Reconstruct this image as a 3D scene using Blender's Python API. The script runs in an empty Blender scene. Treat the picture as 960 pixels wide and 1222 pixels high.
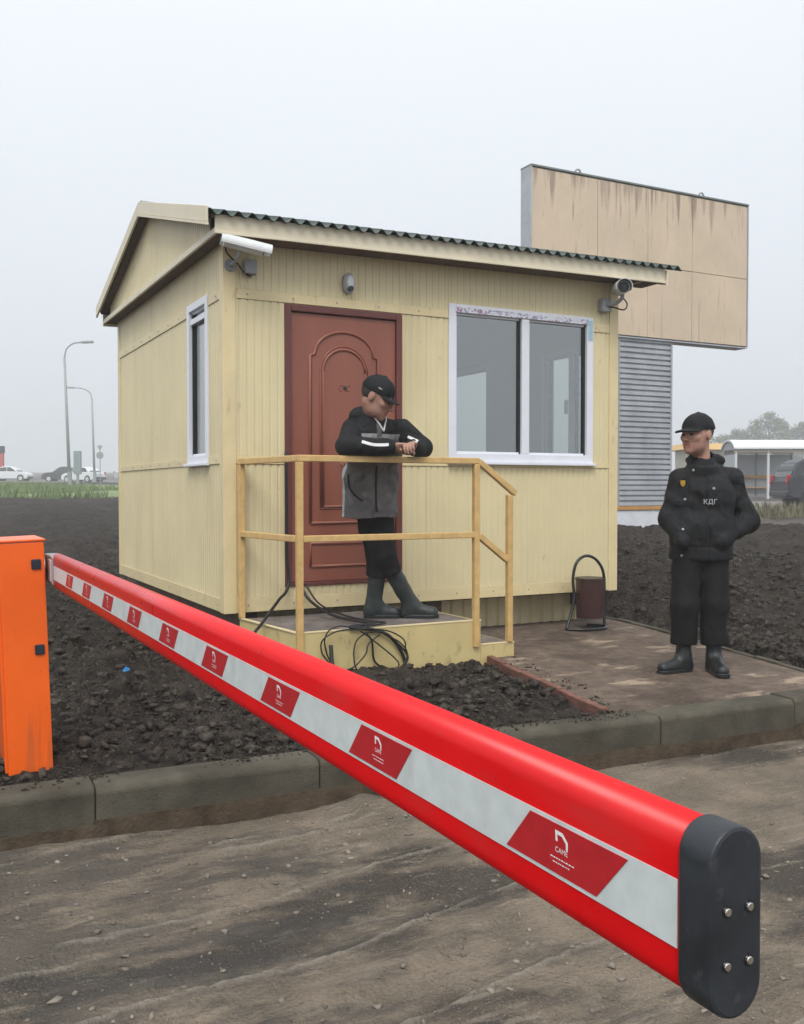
import bpy, bmesh, math, random
import numpy as np
from mathutils import Vector, Matrix, Euler
random.seed(7)
RNG = np.random.default_rng(7)
scene = bpy.context.scene
COL = scene.collection

# ------------------------------------------------------------------ camera
CAM = np.array([-2.0197, -6.5911, 1.23]); YAW = 0.4795; PITCH = 0.0237; FPX = 1149.37
cam_data = bpy.data.cameras.new('camera')
cam_data.sensor_fit = 'VERTICAL'; cam_data.sensor_height = 36.0
cam_data.lens = FPX / 1222.0 * 36.0
cam_data.clip_start = 0.05; cam_data.clip_end = 3000
cam = bpy.data.objects.new('camera', cam_data); COL.objects.link(cam)
cam.location = CAM; cam.rotation_euler = (math.pi/2 - PITCH, 0, -YAW)
scene.camera = cam

# ------------------------------------------------------------------ sky
SUN_EL, SUN_AZ = math.radians(52), math.radians(215)      # azimuth clockwise from +Y: soft light from behind the camera
world = bpy.data.worlds.new('World'); scene.world = world; world.use_nodes = True
nt = world.node_tree; nt.nodes.clear()
wo = nt.nodes.new('ShaderNodeOutputWorld'); bg = nt.nodes.new('ShaderNodeBackground')
sky = nt.nodes.new('ShaderNodeTexSky'); sky.sky_type = 'NISHITA'; sky.sun_disc = False
sky.sun_elevation = SUN_EL; sky.sun_rotation = SUN_AZ; sky.air_density = 1.5; sky.dust_density = 6; sky.ozone_density = 1
hsv = nt.nodes.new('ShaderNodeHueSaturation'); hsv.inputs['Saturation'].default_value = 0.25
# an even overcast layer in front of the clear sky: zenith brighter than horizon
tc = nt.nodes.new('ShaderNodeTexCoord'); sep = nt.nodes.new('ShaderNodeSeparateXYZ')
ramp = nt.nodes.new('ShaderNodeMapRange'); ramp.inputs['From Min'].default_value = -0.05; ramp.inputs['From Max'].default_value = 1
ramp.inputs['To Min'].default_value = 0.0; ramp.inputs['To Max'].default_value = 1.0
cr = nt.nodes.new('ShaderNodeValToRGB')
cr.color_ramp.elements[0].position = 0.0; cr.color_ramp.elements[0].color = (5.9, 6.35, 7.0, 1)
cr.color_ramp.elements[1].position = 1.0; cr.color_ramp.elements[1].color = (13.5, 13.7, 14.0, 1)
e = cr.color_ramp.elements.new(0.45); e.color = (7.9, 8.35, 8.85, 1)
cn = nt.nodes.new('ShaderNodeTexNoise'); cn.inputs['Scale'].default_value = 1.6; cn.inputs['Detail'].default_value = 5
cmr = nt.nodes.new('ShaderNodeMapRange'); cmr.inputs['To Min'].default_value = 0.955; cmr.inputs['To Max'].default_value = 1.045
cmul = nt.nodes.new('ShaderNodeMixRGB'); cmul.blend_type = 'MULTIPLY'; cmul.inputs[0].default_value = 1
mix = nt.nodes.new('ShaderNodeMixRGB'); mix.inputs[0].default_value = 0.88
L = nt.links.new
L(sky.outputs[0], hsv.inputs['Color']); L(tc.outputs['Generated'], sep.inputs[0]); L(sep.outputs['Z'], ramp.inputs[0])
L(ramp.outputs[0], cr.inputs[0]); L(tc.outputs['Generated'], cn.inputs['Vector']); L(cn.outputs[0], cmr.inputs[0])
L(cr.outputs[0], cmul.inputs[1]); L(cmr.outputs[0], cmul.inputs[2])
L(hsv.outputs[0], mix.inputs[1]); L(cmul.outputs[0], mix.inputs[2]); L(mix.outputs[0], bg.inputs['Color']); L(bg.outputs[0], wo.inputs['Surface'])
bg.inputs['Strength'].default_value = 0.10

sun_d = bpy.data.lights.new('sun', 'SUN'); sun_d.energy = 1.6; sun_d.angle = math.radians(26); sun_d.color = (1.0, 0.965, 0.91)
sun = bpy.data.objects.new('sun', sun_d); COL.objects.link(sun)
sdir = Vector((math.sin(SUN_AZ)*math.cos(SUN_EL), math.cos(SUN_AZ)*math.cos(SUN_EL), math.sin(SUN_EL)))
sun.rotation_euler = sdir.to_track_quat('Z', 'Y').to_euler()
sun.location = (-8, -14, 30)

# ------------------------------------------------------------------ exposure / render settings
vs = scene.view_settings
scene.display_settings.display_device = 'sRGB'
vs.view_transform = 'Standard'; vs.look = 'None'; vs.gamma = 1.0; vs.exposure = 0.33
try: vs.use_curve_mapping = False
except Exception: pass
scene.render.engine = 'CYCLES'
cy = scene.cycles
cy.use_denoising = True; cy.max_bounces = 8; cy.diffuse_bounces = 4; cy.glossy_bounces = 4; cy.transparent_max_bounces = 16
cy.volume_bounces = 1; cy.caustics_reflective = False; cy.caustics_refractive = False

# ------------------------------------------------------------------ pixel -> world (photo measurements, used while placing joints)
_fw = np.array([math.sin(YAW)*math.cos(PITCH), math.cos(YAW)*math.cos(PITCH), -math.sin(PITCH)])
_rt = np.array([math.cos(YAW), -math.sin(YAW), 0.0]); _up = np.cross(_rt, _fw)
def I(u, v, **k):
    d = _fw + _rt*(u-480)/FPX - _up*(v-611)/FPX
    a, val = list(k.items())[0]
    t = val if a == 'd' else (val - CAM['xyz'.index(a)])/d['xyz'.index(a)]
    return CAM + d*t

# ------------------------------------------------------------------ materials
MATS = {}
def lin(r, g, b):
    f = lambda c: (c/255/12.92) if c/255 <= .04045 else ((c/255+.055)/1.055)**2.4
    return (f(r), f(g), f(b))
def mat(name, col, rough=0.6, metal=0.0, var=0.0, vscale=8.0, vcol=None, bump=0.0, bscale=60.0, spec=0.5, stretch=None, coat=0.0, detail=6):
    if name in MATS: return MATS[name]
    m = bpy.data.materials.new(name); m.use_nodes = True
    n = m.node_tree.nodes; l = m.node_tree.links
    p = n['Principled BSDF']
    p.inputs['Base Color'].default_value = (*col, 1); p.inputs['Roughness'].default_value = rough
    p.inputs['Metallic'].default_value = metal; p.inputs['Specular IOR Level'].default_value = spec
    if coat: p.inputs['Coat Weight'].default_value = coat; p.inputs['Coat Roughness'].default_value = .15
    t = n.new('ShaderNodeTexCoord'); mp = n.new('ShaderNodeMapping')
    geo = n.new('ShaderNodeNewGeometry')
    l.new(geo.outputs['Position'], mp.inputs['Vector'])
    if stretch: mp.inputs['Scale'].default_value = stretch
    if var or vcol:
        nz = n.new('ShaderNodeTexNoise'); nz.inputs['Scale'].default_value = vscale; nz.inputs['Detail'].default_value = detail; nz.inputs['Roughness'].default_value = .6
        l.new(mp.outputs[0], nz.inputs['Vector'])
        mr = n.new('ShaderNodeMapRange'); mr.inputs['From Min'].default_value = .34; mr.inputs['From Max'].default_value = .66
        l.new(nz.outputs[0], mr.inputs[0])
        mx = n.new('ShaderNodeMixRGB'); l.new(mr.outputs[0], mx.inputs[0])
        if vcol is None:
            mx.inputs[1].default_value = (*[c*(1-var) for c in col], 1); mx.inputs[2].default_value = (*[min(1, c*(1+var)) for c in col], 1)
        else:
            mx.inputs[1].default_value = (*col, 1); mx.inputs[2].default_value = (*vcol, 1)
        l.new(mx.outputs[0], p.inputs['Base Color'])
        rr = n.new('ShaderNodeMapRange'); rr.inputs['To Min'].default_value = max(0, rough-.08); rr.inputs['To Max'].default_value = min(1, rough+.08)
        l.new(nz.outputs[0], rr.inputs[0]); l.new(rr.outputs[0], p.inputs['Roughness'])
    if bump:
        nb = n.new('ShaderNodeTexNoise'); nb.inputs['Scale'].default_value = bscale; nb.inputs['Detail'].default_value = 6
        l.new(mp.outputs[0], nb.inputs['Vector'])
        bp = n.new('ShaderNodeBump'); bp.inputs['Strength'].default_value = min(1, bump); bp.inputs['Distance'].default_value = .01 if bump <= 1 else .01*bump
        l.new(nb.outputs[0], bp.inputs['Height']); l.new(bp.outputs[0], p.inputs['Normal'])
    MATS[name] = m; return m
def nodes_of(m): return m.node_tree.nodes, m.node_tree.links
def add_noise(m, scale, detail=5, src=None, stretch=None, rough=.6):
    n, l = nodes_of(m)
    g = n.new('ShaderNodeNewGeometry'); mp = n.new('ShaderNodeMapping'); l.new(g.outputs['Position'], mp.inputs[0])
    if stretch: mp.inputs['Scale'].default_value = stretch
    z = n.new('ShaderNodeTexNoise'); z.inputs['Scale'].default_value = scale; z.inputs['Detail'].default_value = detail; z.inputs['Roughness'].default_value = rough
    l.new(mp.outputs[0], z.inputs['Vector']); return z
def overlay(m, fac_socket, lo, hi, col, maxfac=1.0):
    """mix a second colour over whatever feeds Base Color where fac is between lo and hi"""
    n, l = nodes_of(m); p = n['Principled BSDF']
    mr = n.new('ShaderNodeMapRange'); mr.inputs['From Min'].default_value = lo; mr.inputs['From Max'].default_value = hi
    mr.inputs['To Max'].default_value = maxfac
    l.new(fac_socket, mr.inputs[0])
    mx = n.new('ShaderNodeMixRGB'); l.new(mr.outputs[0], mx.inputs[0])
    bc = p.inputs['Base Color']
    if bc.is_linked: l.new(bc.links[0].from_socket, mx.inputs[1])
    else: mx.inputs[1].default_value = bc.default_value
    mx.inputs[2].default_value = (*col, 1); l.new(mx.outputs[0], bc)
    return mr
def crumple(m, scale, dist):
    """cloth creases: ridged relief under the fine weave"""
    n, l = nodes_of(m); p = n['Principled BSDF']
    g = n.new('ShaderNodeNewGeometry'); mp = n.new('ShaderNodeMapping'); l.new(g.outputs['Position'], mp.inputs[0]); mp.inputs['Scale'].default_value = (1, 1, .75); mp.inputs['Rotation'].default_value = (.5, .3, .7)
    z = n.new('ShaderNodeTexNoise'); z.inputs['Scale'].default_value = scale; z.inputs['Detail'].default_value = 2.5; z.inputs['Distortion'].default_value = .8
    try: z.noise_type = 'RIDGED_MULTIFRACTAL'
    except Exception: pass
    l.new(mp.outputs[0], z.inputs['Vector'])
    b = n.new('ShaderNodeBump'); b.inputs['Strength'].default_value = .55; b.inputs['Distance'].default_value = dist
    l.new(z.outputs[0], b.inputs['Height'])
    ns = p.inputs['Normal']
    if ns.is_linked: l.new(ns.links[0].from_socket, b.inputs['Normal'])
    l.new(b.outputs[0], ns)
def streaks(m, scale, stretch, lo, hi, col, maxfac):
    z = add_noise(m, scale, 5, stretch=stretch); overlay(m, z.outputs[0], lo, hi, col, maxfac)

IVORY = (0.69, 0.60, 0.368)
M = {}
M['siding'] = mat('ivory_painted_sheet', IVORY, .45, var=.05, vscale=1.5, bump=.05, bscale=25)
streaks(M['siding'], 2.2, (1, 1, .12), .55, .75, (.42, .33, .19), .4)
streaks(M['siding'], 14, (1, 1, .5), .64, .74, (.30, .22, .12), .35)
M['trim'] = mat('ivory_trim', (.71, .595, .345), .42, var=.06, vscale=4, bump=.05, bscale=40)
streaks(M['trim'], 16, (1, 1, .3), .60, .72, (.32, .2, .1), .4)
M['fascia'] = mat('fascia_paint', (.70, .635, .48), .5, var=.06, vscale=3, bump=.05, bscale=40)
M['lining'] = mat('inner_lining_board', (.72, .74, .73), .6, var=.06, vscale=2)
M['wood_dark'] = mat('roof_batten_wood', (.11, .07, .045), .8, var=.3, vscale=12, bump=.3)
M['roof'] = mat('dark_green_roof_sheet', (.009, .032, .026), .35, var=.2, vscale=5)
M['door'] = mat('brown_red_door', (.255, .085, .055), .42, var=.10, vscale=5, stretch=(1, 1, .12), bump=.06, bscale=30)
M['door_frame'] = mat('dark_red_door_frame', (.125, .036, .03), .45, var=.1, vscale=6)
M['pvc'] = mat('white_window_plastic', (.74, .76, .82), .35, var=.03, vscale=6)
M['film'] = mat('printed_protective_film', (.70, .71, .78), .3)
zf = add_noise(M['film'], 34, 2, stretch=(1, 1, 1.6)); overlay(M['film'], zf.outputs[0], .53, .57, (.22, .20, .38), .8)
zf = add_noise(M['film'], 21, 2); overlay(M['film'], zf.outputs[0], .58, .64, (.36, .16, .22), .8)
M['film_blue'] = mat('pale_blue_film', (.36, .55, .66), .3, var=.1)
M['metal_grey'] = mat('grey_painted_metal', (.30, .31, .33), .45, var=.08, vscale=20)
M['cctv'] = mat('pale_grey_housing', (.70, .72, .72), .35, var=.06, vscale=14)
M['black'] = mat('black_plastic', (.014, .015, .017), .35)
M['rubber'] = mat('black_rubber_cable', (.012, .012, .013), .5)
M['rail'] = mat('ochre_painted_rail', (.60, .40, .16), .42, var=.12, vscale=14, bump=.1)
streaks(M['rail'], 22, (1, 1, .6), .62, .72, (.38, .2, .1), .5)
M['deck'] = mat('worn_deck_plate', (.15, .13, .125), .7, var=.3, vscale=9, bump=.3, bscale=70)
zd = add_noise(M['deck'], 3.5, 6); overlay(M['deck'], zd.outputs[0], .5, .68, (.32, .28, .22), .7)
M['deck_side'] = mat('ivory_deck_side', (.58, .47, .22), .5, var=.06, vscale=4, bump=.12, bscale=8)
zd = add_noise(M['deck_side'], 9, 6, stretch=(1, 1, .6)); overlay(M['deck_side'], zd.outputs[0], .58, .72, (.20, .14, .08), .6)
M['red'] = mat('red_boom_paint', (.66, .003, .006), .30, var=.05, vscale=9, spec=.38)
zr = add_noise(M['red'], 90, 4); overlay(M['red'], zr.outputs[0], .64, .76, (.30, .06, .05), .45)
zr = add_noise(M['red'], 7, 7, stretch=(1, .5, 2)); overlay(M['red'], zr.outputs[0], .54, .74, (.42, .05, .045), .4)
M['boomwhite'] = mat('grey_white_reflective_tape', (.60, .65, .65), .42, var=.07, vscale=30)
zr = add_noise(M['boomwhite'], 12, 7, stretch=(1, 1, .35)); overlay(M['boomwhite'], zr.outputs[0], .56, .74, (.36, .36, .33), .5)
M['tape_red'] = mat('dark_red_reflective_tape', (.46, .012, .018), .4, var=.10, vscale=60)
M['print'] = mat('white_print', (.80, .80, .80), .5)
M['cap'] = mat('charcoal_end_cap', (.022, .026, .032), .48, var=.3, vscale=16, bump=.06, bscale=90)
zc = add_noise(M['cap'], 40, 6); overlay(M['cap'], zc.outputs[0], .6, .75, (.10, .10, .10), .5)
M['steel'] = mat('bright_steel', (.72, .70, .66), .25, metal=1.0)
M['orange'] = mat('orange_cabinet_paint', (.88, .125, .004), .38, var=.05, vscale=4, coat=.2)
zo = add_noise(M['orange'], 30, 6); overlay(M['orange'], zo.outputs[0], .64, .78, (.30, .07, .02), .5)
M['navy'] = mat('navy_plastic_plug', (.012, .018, .035), .4)
M['kerb'] = mat('kerb_concrete', (.088, .080, .061), .9, spec=.2, var=.22, vscale=7, bump=.5, bscale=90)
zk = add_noise(M['kerb'], 2.6, 7); overlay(M['kerb'], zk.outputs[0], .45, .7, (.040, .035, .025), .8)
M['footing'] = mat('kerb_bedding', (.078, .058, .040), .95, spec=.1, var=.3, vscale=10, bump=.8, bscale=60)
M['soil'] = mat('dark_wet_soil', (.0095, .0078, .0065), .85, vcol=(.056, .046, .038), vscale=9, bump=3.5, bscale=55, detail=9, spec=.12)
zs = add_noise(M['soil'], 38, 6); overlay(M['soil'], zs.outputs[0], .60, .70, (.20, .175, .15), .7)
zs = add_noise(M['soil'], 62, 5); overlay(M['soil'], zs.outputs[0], .55, .64, (.004, .0035, .003), .8)  # near-black flecks: shade of crevices put into the soil colour
zs = add_noise(M['soil'], .55, 4); overlay(M['soil'], zs.outputs[0], .52, .72, (.095, .078, .06), .5)
M['clod'] = mat('soil_clod', (.011, .0095, .0085), .75, vcol=(.105, .088, .072), vscale=22, bump=1.5, bscale=120, spec=.15)
M['terrain'] = mat('far_soil', (.030, .025, .021), .95, vcol=(.075, .062, .05), vscale=.8, bump=1.0, bscale=2, detail=9)
M['road'] = mat('packed_dirt_road', (.135, .112, .086), .9, vcol=(.225, .185, .140), vscale=3.4, bump=2.6, bscale=60, detail=12, spec=.15)
zp = add_noise(M['road'], .62, 7, stretch=(.6, 1.5, 1), rough=.65); overlay(M['road'], zp.outputs[0], .51, .57, (.036, .033, .030), .8)
zp = add_noise(M['road'], 4.5, 10, stretch=(.55, 3.0, 1), rough=.72); overlay(M['road'], zp.outputs[0], .57, .63, (.27, .235, .185), .55)
zp = add_noise(M['road'], 130, 3); overlay(M['road'], zp.outputs[0], .58, .66, (.30, .26, .21), .5)
zp = add_noise(M['road'], 46, 4); overlay(M['road'], zp.outputs[0], .60, .72, (.05, .04, .032), .55)
def old_tar(m):
    n, l = nodes_of(m); g = n.new('ShaderNodeNewGeometry'); sp = n.new('ShaderNodeSeparateXYZ'); l.new(g.outputs['Position'], sp.inputs[0])
    mr = n.new('ShaderNodeMapRange'); mr.inputs['From Min'].default_value = .7; mr.inputs['From Max'].default_value = -1.6; mr.inputs['To Min'].default_value = -.13; mr.inputs['To Max'].default_value = .06; l.new(sp.outputs['X'], mr.inputs[0])
    z = add_noise(m, 2.4, 9, stretch=(.5, 2.2, 1), rough=.7); ad = n.new('ShaderNodeMath'); l.new(z.outputs[0], ad.inputs[0]); l.new(mr.outputs[0], ad.inputs[1]); overlay(m, ad.outputs[0], .48, .57, (.058, .055, .052), .62)
old_tar(M['road'])      # broken grey tarmac showing through the dirt near the cabinet
M['pebble'] = mat('road_pebble', (.10, .085, .07), .8, vcol=(.30, .26, .21), vscale=3)
M['path'] = mat('brown_paved_path', (.100, .074, .058), .88, vcol=(.170, .130, .102), vscale=11, bump=1.2, bscale=70, detail=10, spec=.2)
zq = add_noise(M['path'], 2.3, 6, stretch=(.9, 2.4, 1)); overlay(M['path'], zq.outputs[0], .57, .64, (.38, .30, .22), .8)
zq = add_noise(M['path'], 1.1, 6); overlay(M['path'], zq.outputs[0], .50, .64, (.050, .037, .029), .7)
zq = add_noise(M['path'], 36, 4); overlay(M['path'], zq.outputs[0], .60, .70, (.26, .20, .15), .5)
M['edging'] = mat('red_brick_edging', (.155, .068, .050), .8, var=.3, vscale=12, bump=.4)
M['grass'] = mat('verge_grass', (.10, .165, .035), .8, vcol=(.17, .21, .07), vscale=.8)
M['drygrass'] = mat('dry_weeds', (.14, .13, .07), .85, var=.4, vscale=1.2)
M['asphalt'] = mat('far_asphalt', (.16, .15, .145), .9, var=.12, vscale=.6)
M['board'] = mat('weathered_beige_board', (.62, .50, .365), .75, var=.08, vscale=1.0, bump=.2, bscale=8)
streaks(M['board'], 4.5, (1, 1, .07), .60, .70, (.16, .11, .085), .55)
streaks(M['board'], 13, (1, 1, .10), .62, .72, (.24, .17, .125), .5)
streaks(M['board'], 30, (1, 1, .8), .56, .74, (.40, .31, .23), .5)
def top_drips(m, z0, z1, scale, col, mx_):
    n, l = nodes_of(m); g = n.new('ShaderNodeNewGeometry'); sp = n.new('ShaderNodeSeparateXYZ'); l.new(g.outputs['Position'], sp.inputs[0])
    mr = n.new('ShaderNodeMapRange'); mr.inputs['From Min'].default_value = z0; mr.inputs['From Max'].default_value = z1; mr.inputs['To Min'].default_value = -.16; mr.inputs['To Max'].default_value = .07; l.new(sp.outputs['Z'], mr.inputs[0])
    z = add_noise(m, scale, 6, stretch=(1, 1, .06)); ad = n.new('ShaderNodeMath'); l.new(z.outputs[0], ad.inputs[0]); l.new(mr.outputs[0], ad.inputs[1]); overlay(m, ad.outputs[0], .54, .62, col, mx_)
top_drips(M['board'], 6.6, 8.0, 5.5, (.17, .115, .085), .7)      # rust and dirt run down from the top edge
top_drips(M['orange'], .75, -.05, 16, (.12, .075, .045), .3)     # mud splashed up from the ground
streaks(M['board'], .6, (1, 1, .5), .50, .70, (.58, .46, .35), .6)
M['zinc'] = mat('galvanised_sheet', (.42, .44, .47), .5, metal=.25, var=.12, vscale=2.5)
streaks(M['zinc'], 2, (1, 1, .3), .58, .74, (.24, .24, .25), .5)
M['white_peel'] = mat('peeling_white_plinth', (.66, .68, .72), .7, var=.08, vscale=3)
zw = add_noise(M['white_peel'], 3, 5); overlay(M['white_peel'], zw.outputs[0], .6, .66, (.08, .08, .09), .8)
M['bin'] = mat('brown_bin_paint', (.046, .018, .016), .4, var=.2, vscale=10, bump=.15)
M['plaster'] = mat('far_beige_wall', (.5, .46, .36), .8, var=.08, vscale=.5)
M['timber'] = mat('orange_timber', (.48, .24, .06), .6, var=.15, vscale=4)
M['grey_post'] = mat('lamp_post_grey', (.27, .30, .31), .5, var=.1, vscale=2)

def glass_mat(name, tint, refl=1.45, rough=0.02, density=.92):
    m = bpy.data.materials.new(name); m.use_nodes = True
    n, l = nodes_of(m); n.clear()
    o = n.new('ShaderNodeOutputMaterial'); mx = n.new('ShaderNodeMixShader'); tr = n.new('ShaderNodeBsdfTransparent'); gl = n.new('ShaderNodeBsdfGlossy')
    lw = n.new('ShaderNodeLayerWeight'); lw.inputs['Blend'].default_value = .5
    pw = n.new('ShaderNodeMath'); pw.operation = 'POWER'; pw.inputs[1].default_value = 4.0
    fr = n.new('ShaderNodeMapRange'); fr.inputs['To Min'].default_value = refl; fr.inputs['To Max'].default_value = 1.0
    l.new(lw.outputs['Facing'], pw.inputs[0]); l.new(pw.outputs[0], fr.inputs[0])
    tr.inputs[0].default_value = (*[c*density for c in tint], 1); gl.inputs['Color'].default_value = (.95, .97, .97, 1); gl.inputs['Roughness'].default_value = rough
    g = n.new('ShaderNodeNewGeometry'); nz = n.new('ShaderNodeTexNoise'); nz.inputs['Scale'].default_value = 1.2
    bp = n.new('ShaderNodeBump'); bp.inputs['Strength'].default_value = .006; bp.inputs['Distance'].default_value = .01
    l.new(g.outputs['Position'], nz.inputs['Vector']); l.new(nz.outputs[0], bp.inputs['Height']); l.new(bp.outputs[0], gl.inputs['Normal'])
    l.new(fr.outputs[0], mx.inputs[0]); l.new(tr.outputs[0], mx.inputs[1]); l.new(gl.outputs[0], mx.inputs[2]); l.new(mx.outputs[0], o.inputs['Surface'])
    MATS[name] = m; return m
M['glass'] = glass_mat('window_glass', (.95, .98, .97), .19)
M['carglass'] = mat('dark_car_glass', (.02, .028, .03), .08, spec=.8)

# ------------------------------------------------------------------ mesh helpers
ORIG = {}
class MB:
    def __init__(s): s.v = []; s.f = []; s.m = []
    def add(s, vs_, fs, mi=0):
        b = len(s.v); s.v += [tuple(map(float, p)) for p in vs_]
        for f in fs: s.f.append(tuple(i+b for i in f)); s.m.append(mi)
        return s
    def hexa(s, p, mi=0):   # p: 4 bottom (ccw from above), 4 top
        return s.add(p, [(3, 2, 1, 0), (4, 5, 6, 7), (0, 1, 5, 4), (1, 2, 6, 5), (2, 3, 7, 6), (3, 0, 4, 7)], mi)
    def box(s, x0, x1, y0, y1, z0, z1, mi=0):
        return s.hexa([(x0, y0, z0), (x1, y0, z0), (x1, y1, z0), (x0, y1, z0), (x0, y0, z1), (x1, y0, z1), (x1, y1, z1), (x0, y1, z1)], mi)
    def bar(s, a, b, w, h=None, upv=(0, 0, 1), mi=0):
        a = np.array(a, float); b = np.array(b, float); h = h or w
        d = b-a; d /= np.linalg.norm(d); up = np.array(upv, float)
        if abs(d@up) > .98: up = np.array((0, 1., 0))
        r = np.cross(d, up); r /= np.linalg.norm(r); u = np.cross(r, d)
        q = [a-r*w/2-u*h/2, a+r*w/2-u*h/2, b+r*w/2-u*h/2, b-r*w/2-u*h/2, a-r*w/2+u*h/2, a+r*w/2+u*h/2, b+r*w/2+u*h/2, b-r*w/2+u*h/2]
        return s.hexa(q, mi)
    def cyl(s, a, b, r0, r1=None, n=16, mi=0, caps=True):
        a = np.array(a, float); b = np.array(b, float); r1 = r0 if r1 is None else r1
        d = b-a; d /= np.linalg.norm(d); t = np.array((1., 0, 0)) if abs(d[0]) < .9 else np.array((0, 1., 0))
        x = np.cross(d, t); x /= np.linalg.norm(x); y = np.cross(d, x)
        ring = lambda c, r: [c + r*(math.cos(2*math.pi*i/n)*x + math.sin(2*math.pi*i/n)*y) for i in range(n)]
        vv = ring(a, r0)+ring(b, r1)
        ff = [(i, (i+1) % n, n+(i+1) % n, n+i) for i in range(n)]
        if caps: ff += [tuple(range(n-1, -1, -1)), tuple(range(n, 2*n))]
        return s.add(vv, ff, mi)
    def tube(s, pts, r, n=8, mi=0, closed=False):
        P_ = [np.array(p, float) for p in pts]; N = len(P_); prev = None; rings = []
        for i, p in enumerate(P_):
            if closed: d = P_[(i+1) % N]-P_[i-1]
            else: d = P_[min(i+1, N-1)]-P_[max(i-1, 0)]
            d = d/(np.linalg.norm(d)+1e-12)
            if prev is None:
                t = np.array((0, 0, 1.)) if abs(d[2]) < .9 else np.array((1., 0, 0)); x = np.cross(d, t)
            else: x = prev-d*(prev@d)
            x /= np.linalg.norm(x)+1e-12; prev = x; y = np.cross(d, x)
            rr = r[i] if hasattr(r, '__len__') else r
            rings.append([p+rr*(math.cos(2*math.pi*k/n)*x+math.sin(2*math.pi*k/n)*y) for k in range(n)])
        vv = [q for rg in rings for q in rg]; ff = []
        for i in range(N if closed else N-1):
            j = (i+1) % N
            ff += [(i*n+k, i*n+(k+1) % n, j*n+(k+1) % n, j*n+k) for k in range(n)]
        if not closed: ff += [tuple(range(n-1, -1, -1)), tuple((N-1)*n+k for k in range(n))]
        return s.add(vv, ff, mi)
    def prism(s, poly, z0, z1, axis='z', mi=0):
        """extrude a 2-D polygon: axis z -> (x,y); y -> (x,z); x -> (y,z)"""
        mk = {'z': lambda a, b, c: (a, b, c), 'y': lambda a, b, c: (a, c, b), 'x': lambda a, b, c: (c, a, b)}[axis]
        n = len(poly); vv = [mk(a, b, z0) for a, b in poly]+[mk(a, b, z1) for a, b in poly]
        return s.add(vv, [tuple(range(n-1, -1, -1)), tuple(range(n, 2*n))]+[(i, (i+1) % n, n+(i+1) % n, n+i) for i in range(n)], mi)
    def build(s, name, material, parent=None, bevel=0, smooth=False, seg=2, loc=None):
        return mk_obj(name, s.v, s.f, material, parent, bevel, smooth, seg, s.m, loc)
def mk_obj(name, v, f, material, parent=None, bevel=0, smooth=False, seg=2, mi=None, loc=None):
    base = ORIG[parent.name] if parent is not None else np.zeros(3)
    o0 = np.array(loc, float) if loc is not None else base
    va = np.array(v, float).reshape(-1, 3)-o0
    me = bpy.data.meshes.new(name); me.from_pydata(va.tolist(), [], [tuple(map(int, q)) for q in f])
    ml = material if isinstance(material, (list, tuple)) else [material]
    for m_ in ml: me.materials.append(m_)
    if mi is not None and len(ml) > 1: me.polygons.foreach_set('material_index', np.array(mi, dtype=np.int32))
    bm = bmesh.new(); bm.from_mesh(me); bmesh.ops.recalc_face_normals(bm, faces=bm.faces[:]); bm.to_mesh(me); bm.free()
    if smooth: me.polygons.foreach_set('use_smooth', np.ones(len(me.polygons), dtype=bool))
    me.update()
    o = bpy.data.objects.new(name, me); COL.objects.link(o); ORIG[o.name] = o0
    if parent is not None: o.parent = parent
    o.location = o0-base
    if bevel:
        b = o.modifiers.new('bevel', 'BEVEL'); b.width = bevel; b.segments = seg; b.limit_method = 'ANGLE'; b.angle_limit = math.radians(35)
    return o
def thing(name, loc, label, cat, group=None):
    o = bpy.data.objects.new(name, None); COL.objects.link(o); o.location = loc; o.empty_display_size = .2
    ORIG[o.name] = np.array(loc, float); return tag(o, label, cat, group)
def tag(o, label=None, cat=None, group=None, kind=None):
    if label: o['label'] = label
    if cat: o['category'] = cat
    if group: o['group'] = group
    if kind: o['kind'] = kind
    return o
def struct_empty(name, loc=(0, 0, 0)):
    o = bpy.data.objects.new(name, None); COL.objects.link(o); o.location = loc; ORIG[o.name] = np.array(loc, float); o['kind'] = 'structure'; return o
def bezier(pts, n=10):
    """Catmull-Rom through points"""
    P_ = [np.array(p, float) for p in pts]; P_ = [2*P_[0]-P_[1]]+P_+[2*P_[-1]-P_[-2]]; out = []
    for i in range(1, len(P_)-2):
        for k in range(n):
            t = k/n; a, b, c, d = P_[i-1], P_[i], P_[i+1], P_[i+2]
            out.append(.5*((2*b)+(-a+c)*t+(2*a-5*b+4*c-d)*t*t+(-a+3*b-3*c+d)*t**3))
    out.append(P_[-2]); return out
def text_mesh(txt, size):
    c = bpy.data.curves.new('t', 'FONT'); c.body = txt; c.size = size; c.align_x = 'CENTER'; c.align_y = 'CENTER'
    o = bpy.data.objects.new('t', c); COL.objects.link(o)
    dg = bpy.context.evaluated_depsgraph_get(); me = o.evaluated_get(dg).to_mesh()
    v = [tuple(p.co) for p in me.vertices]; f = [tuple(p.vertices) for p in me.polygons]
    o.evaluated_get(dg).to_mesh_clear(); bpy.data.objects.remove(o); bpy.data.curves.remove(c)
    return v, f

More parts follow.
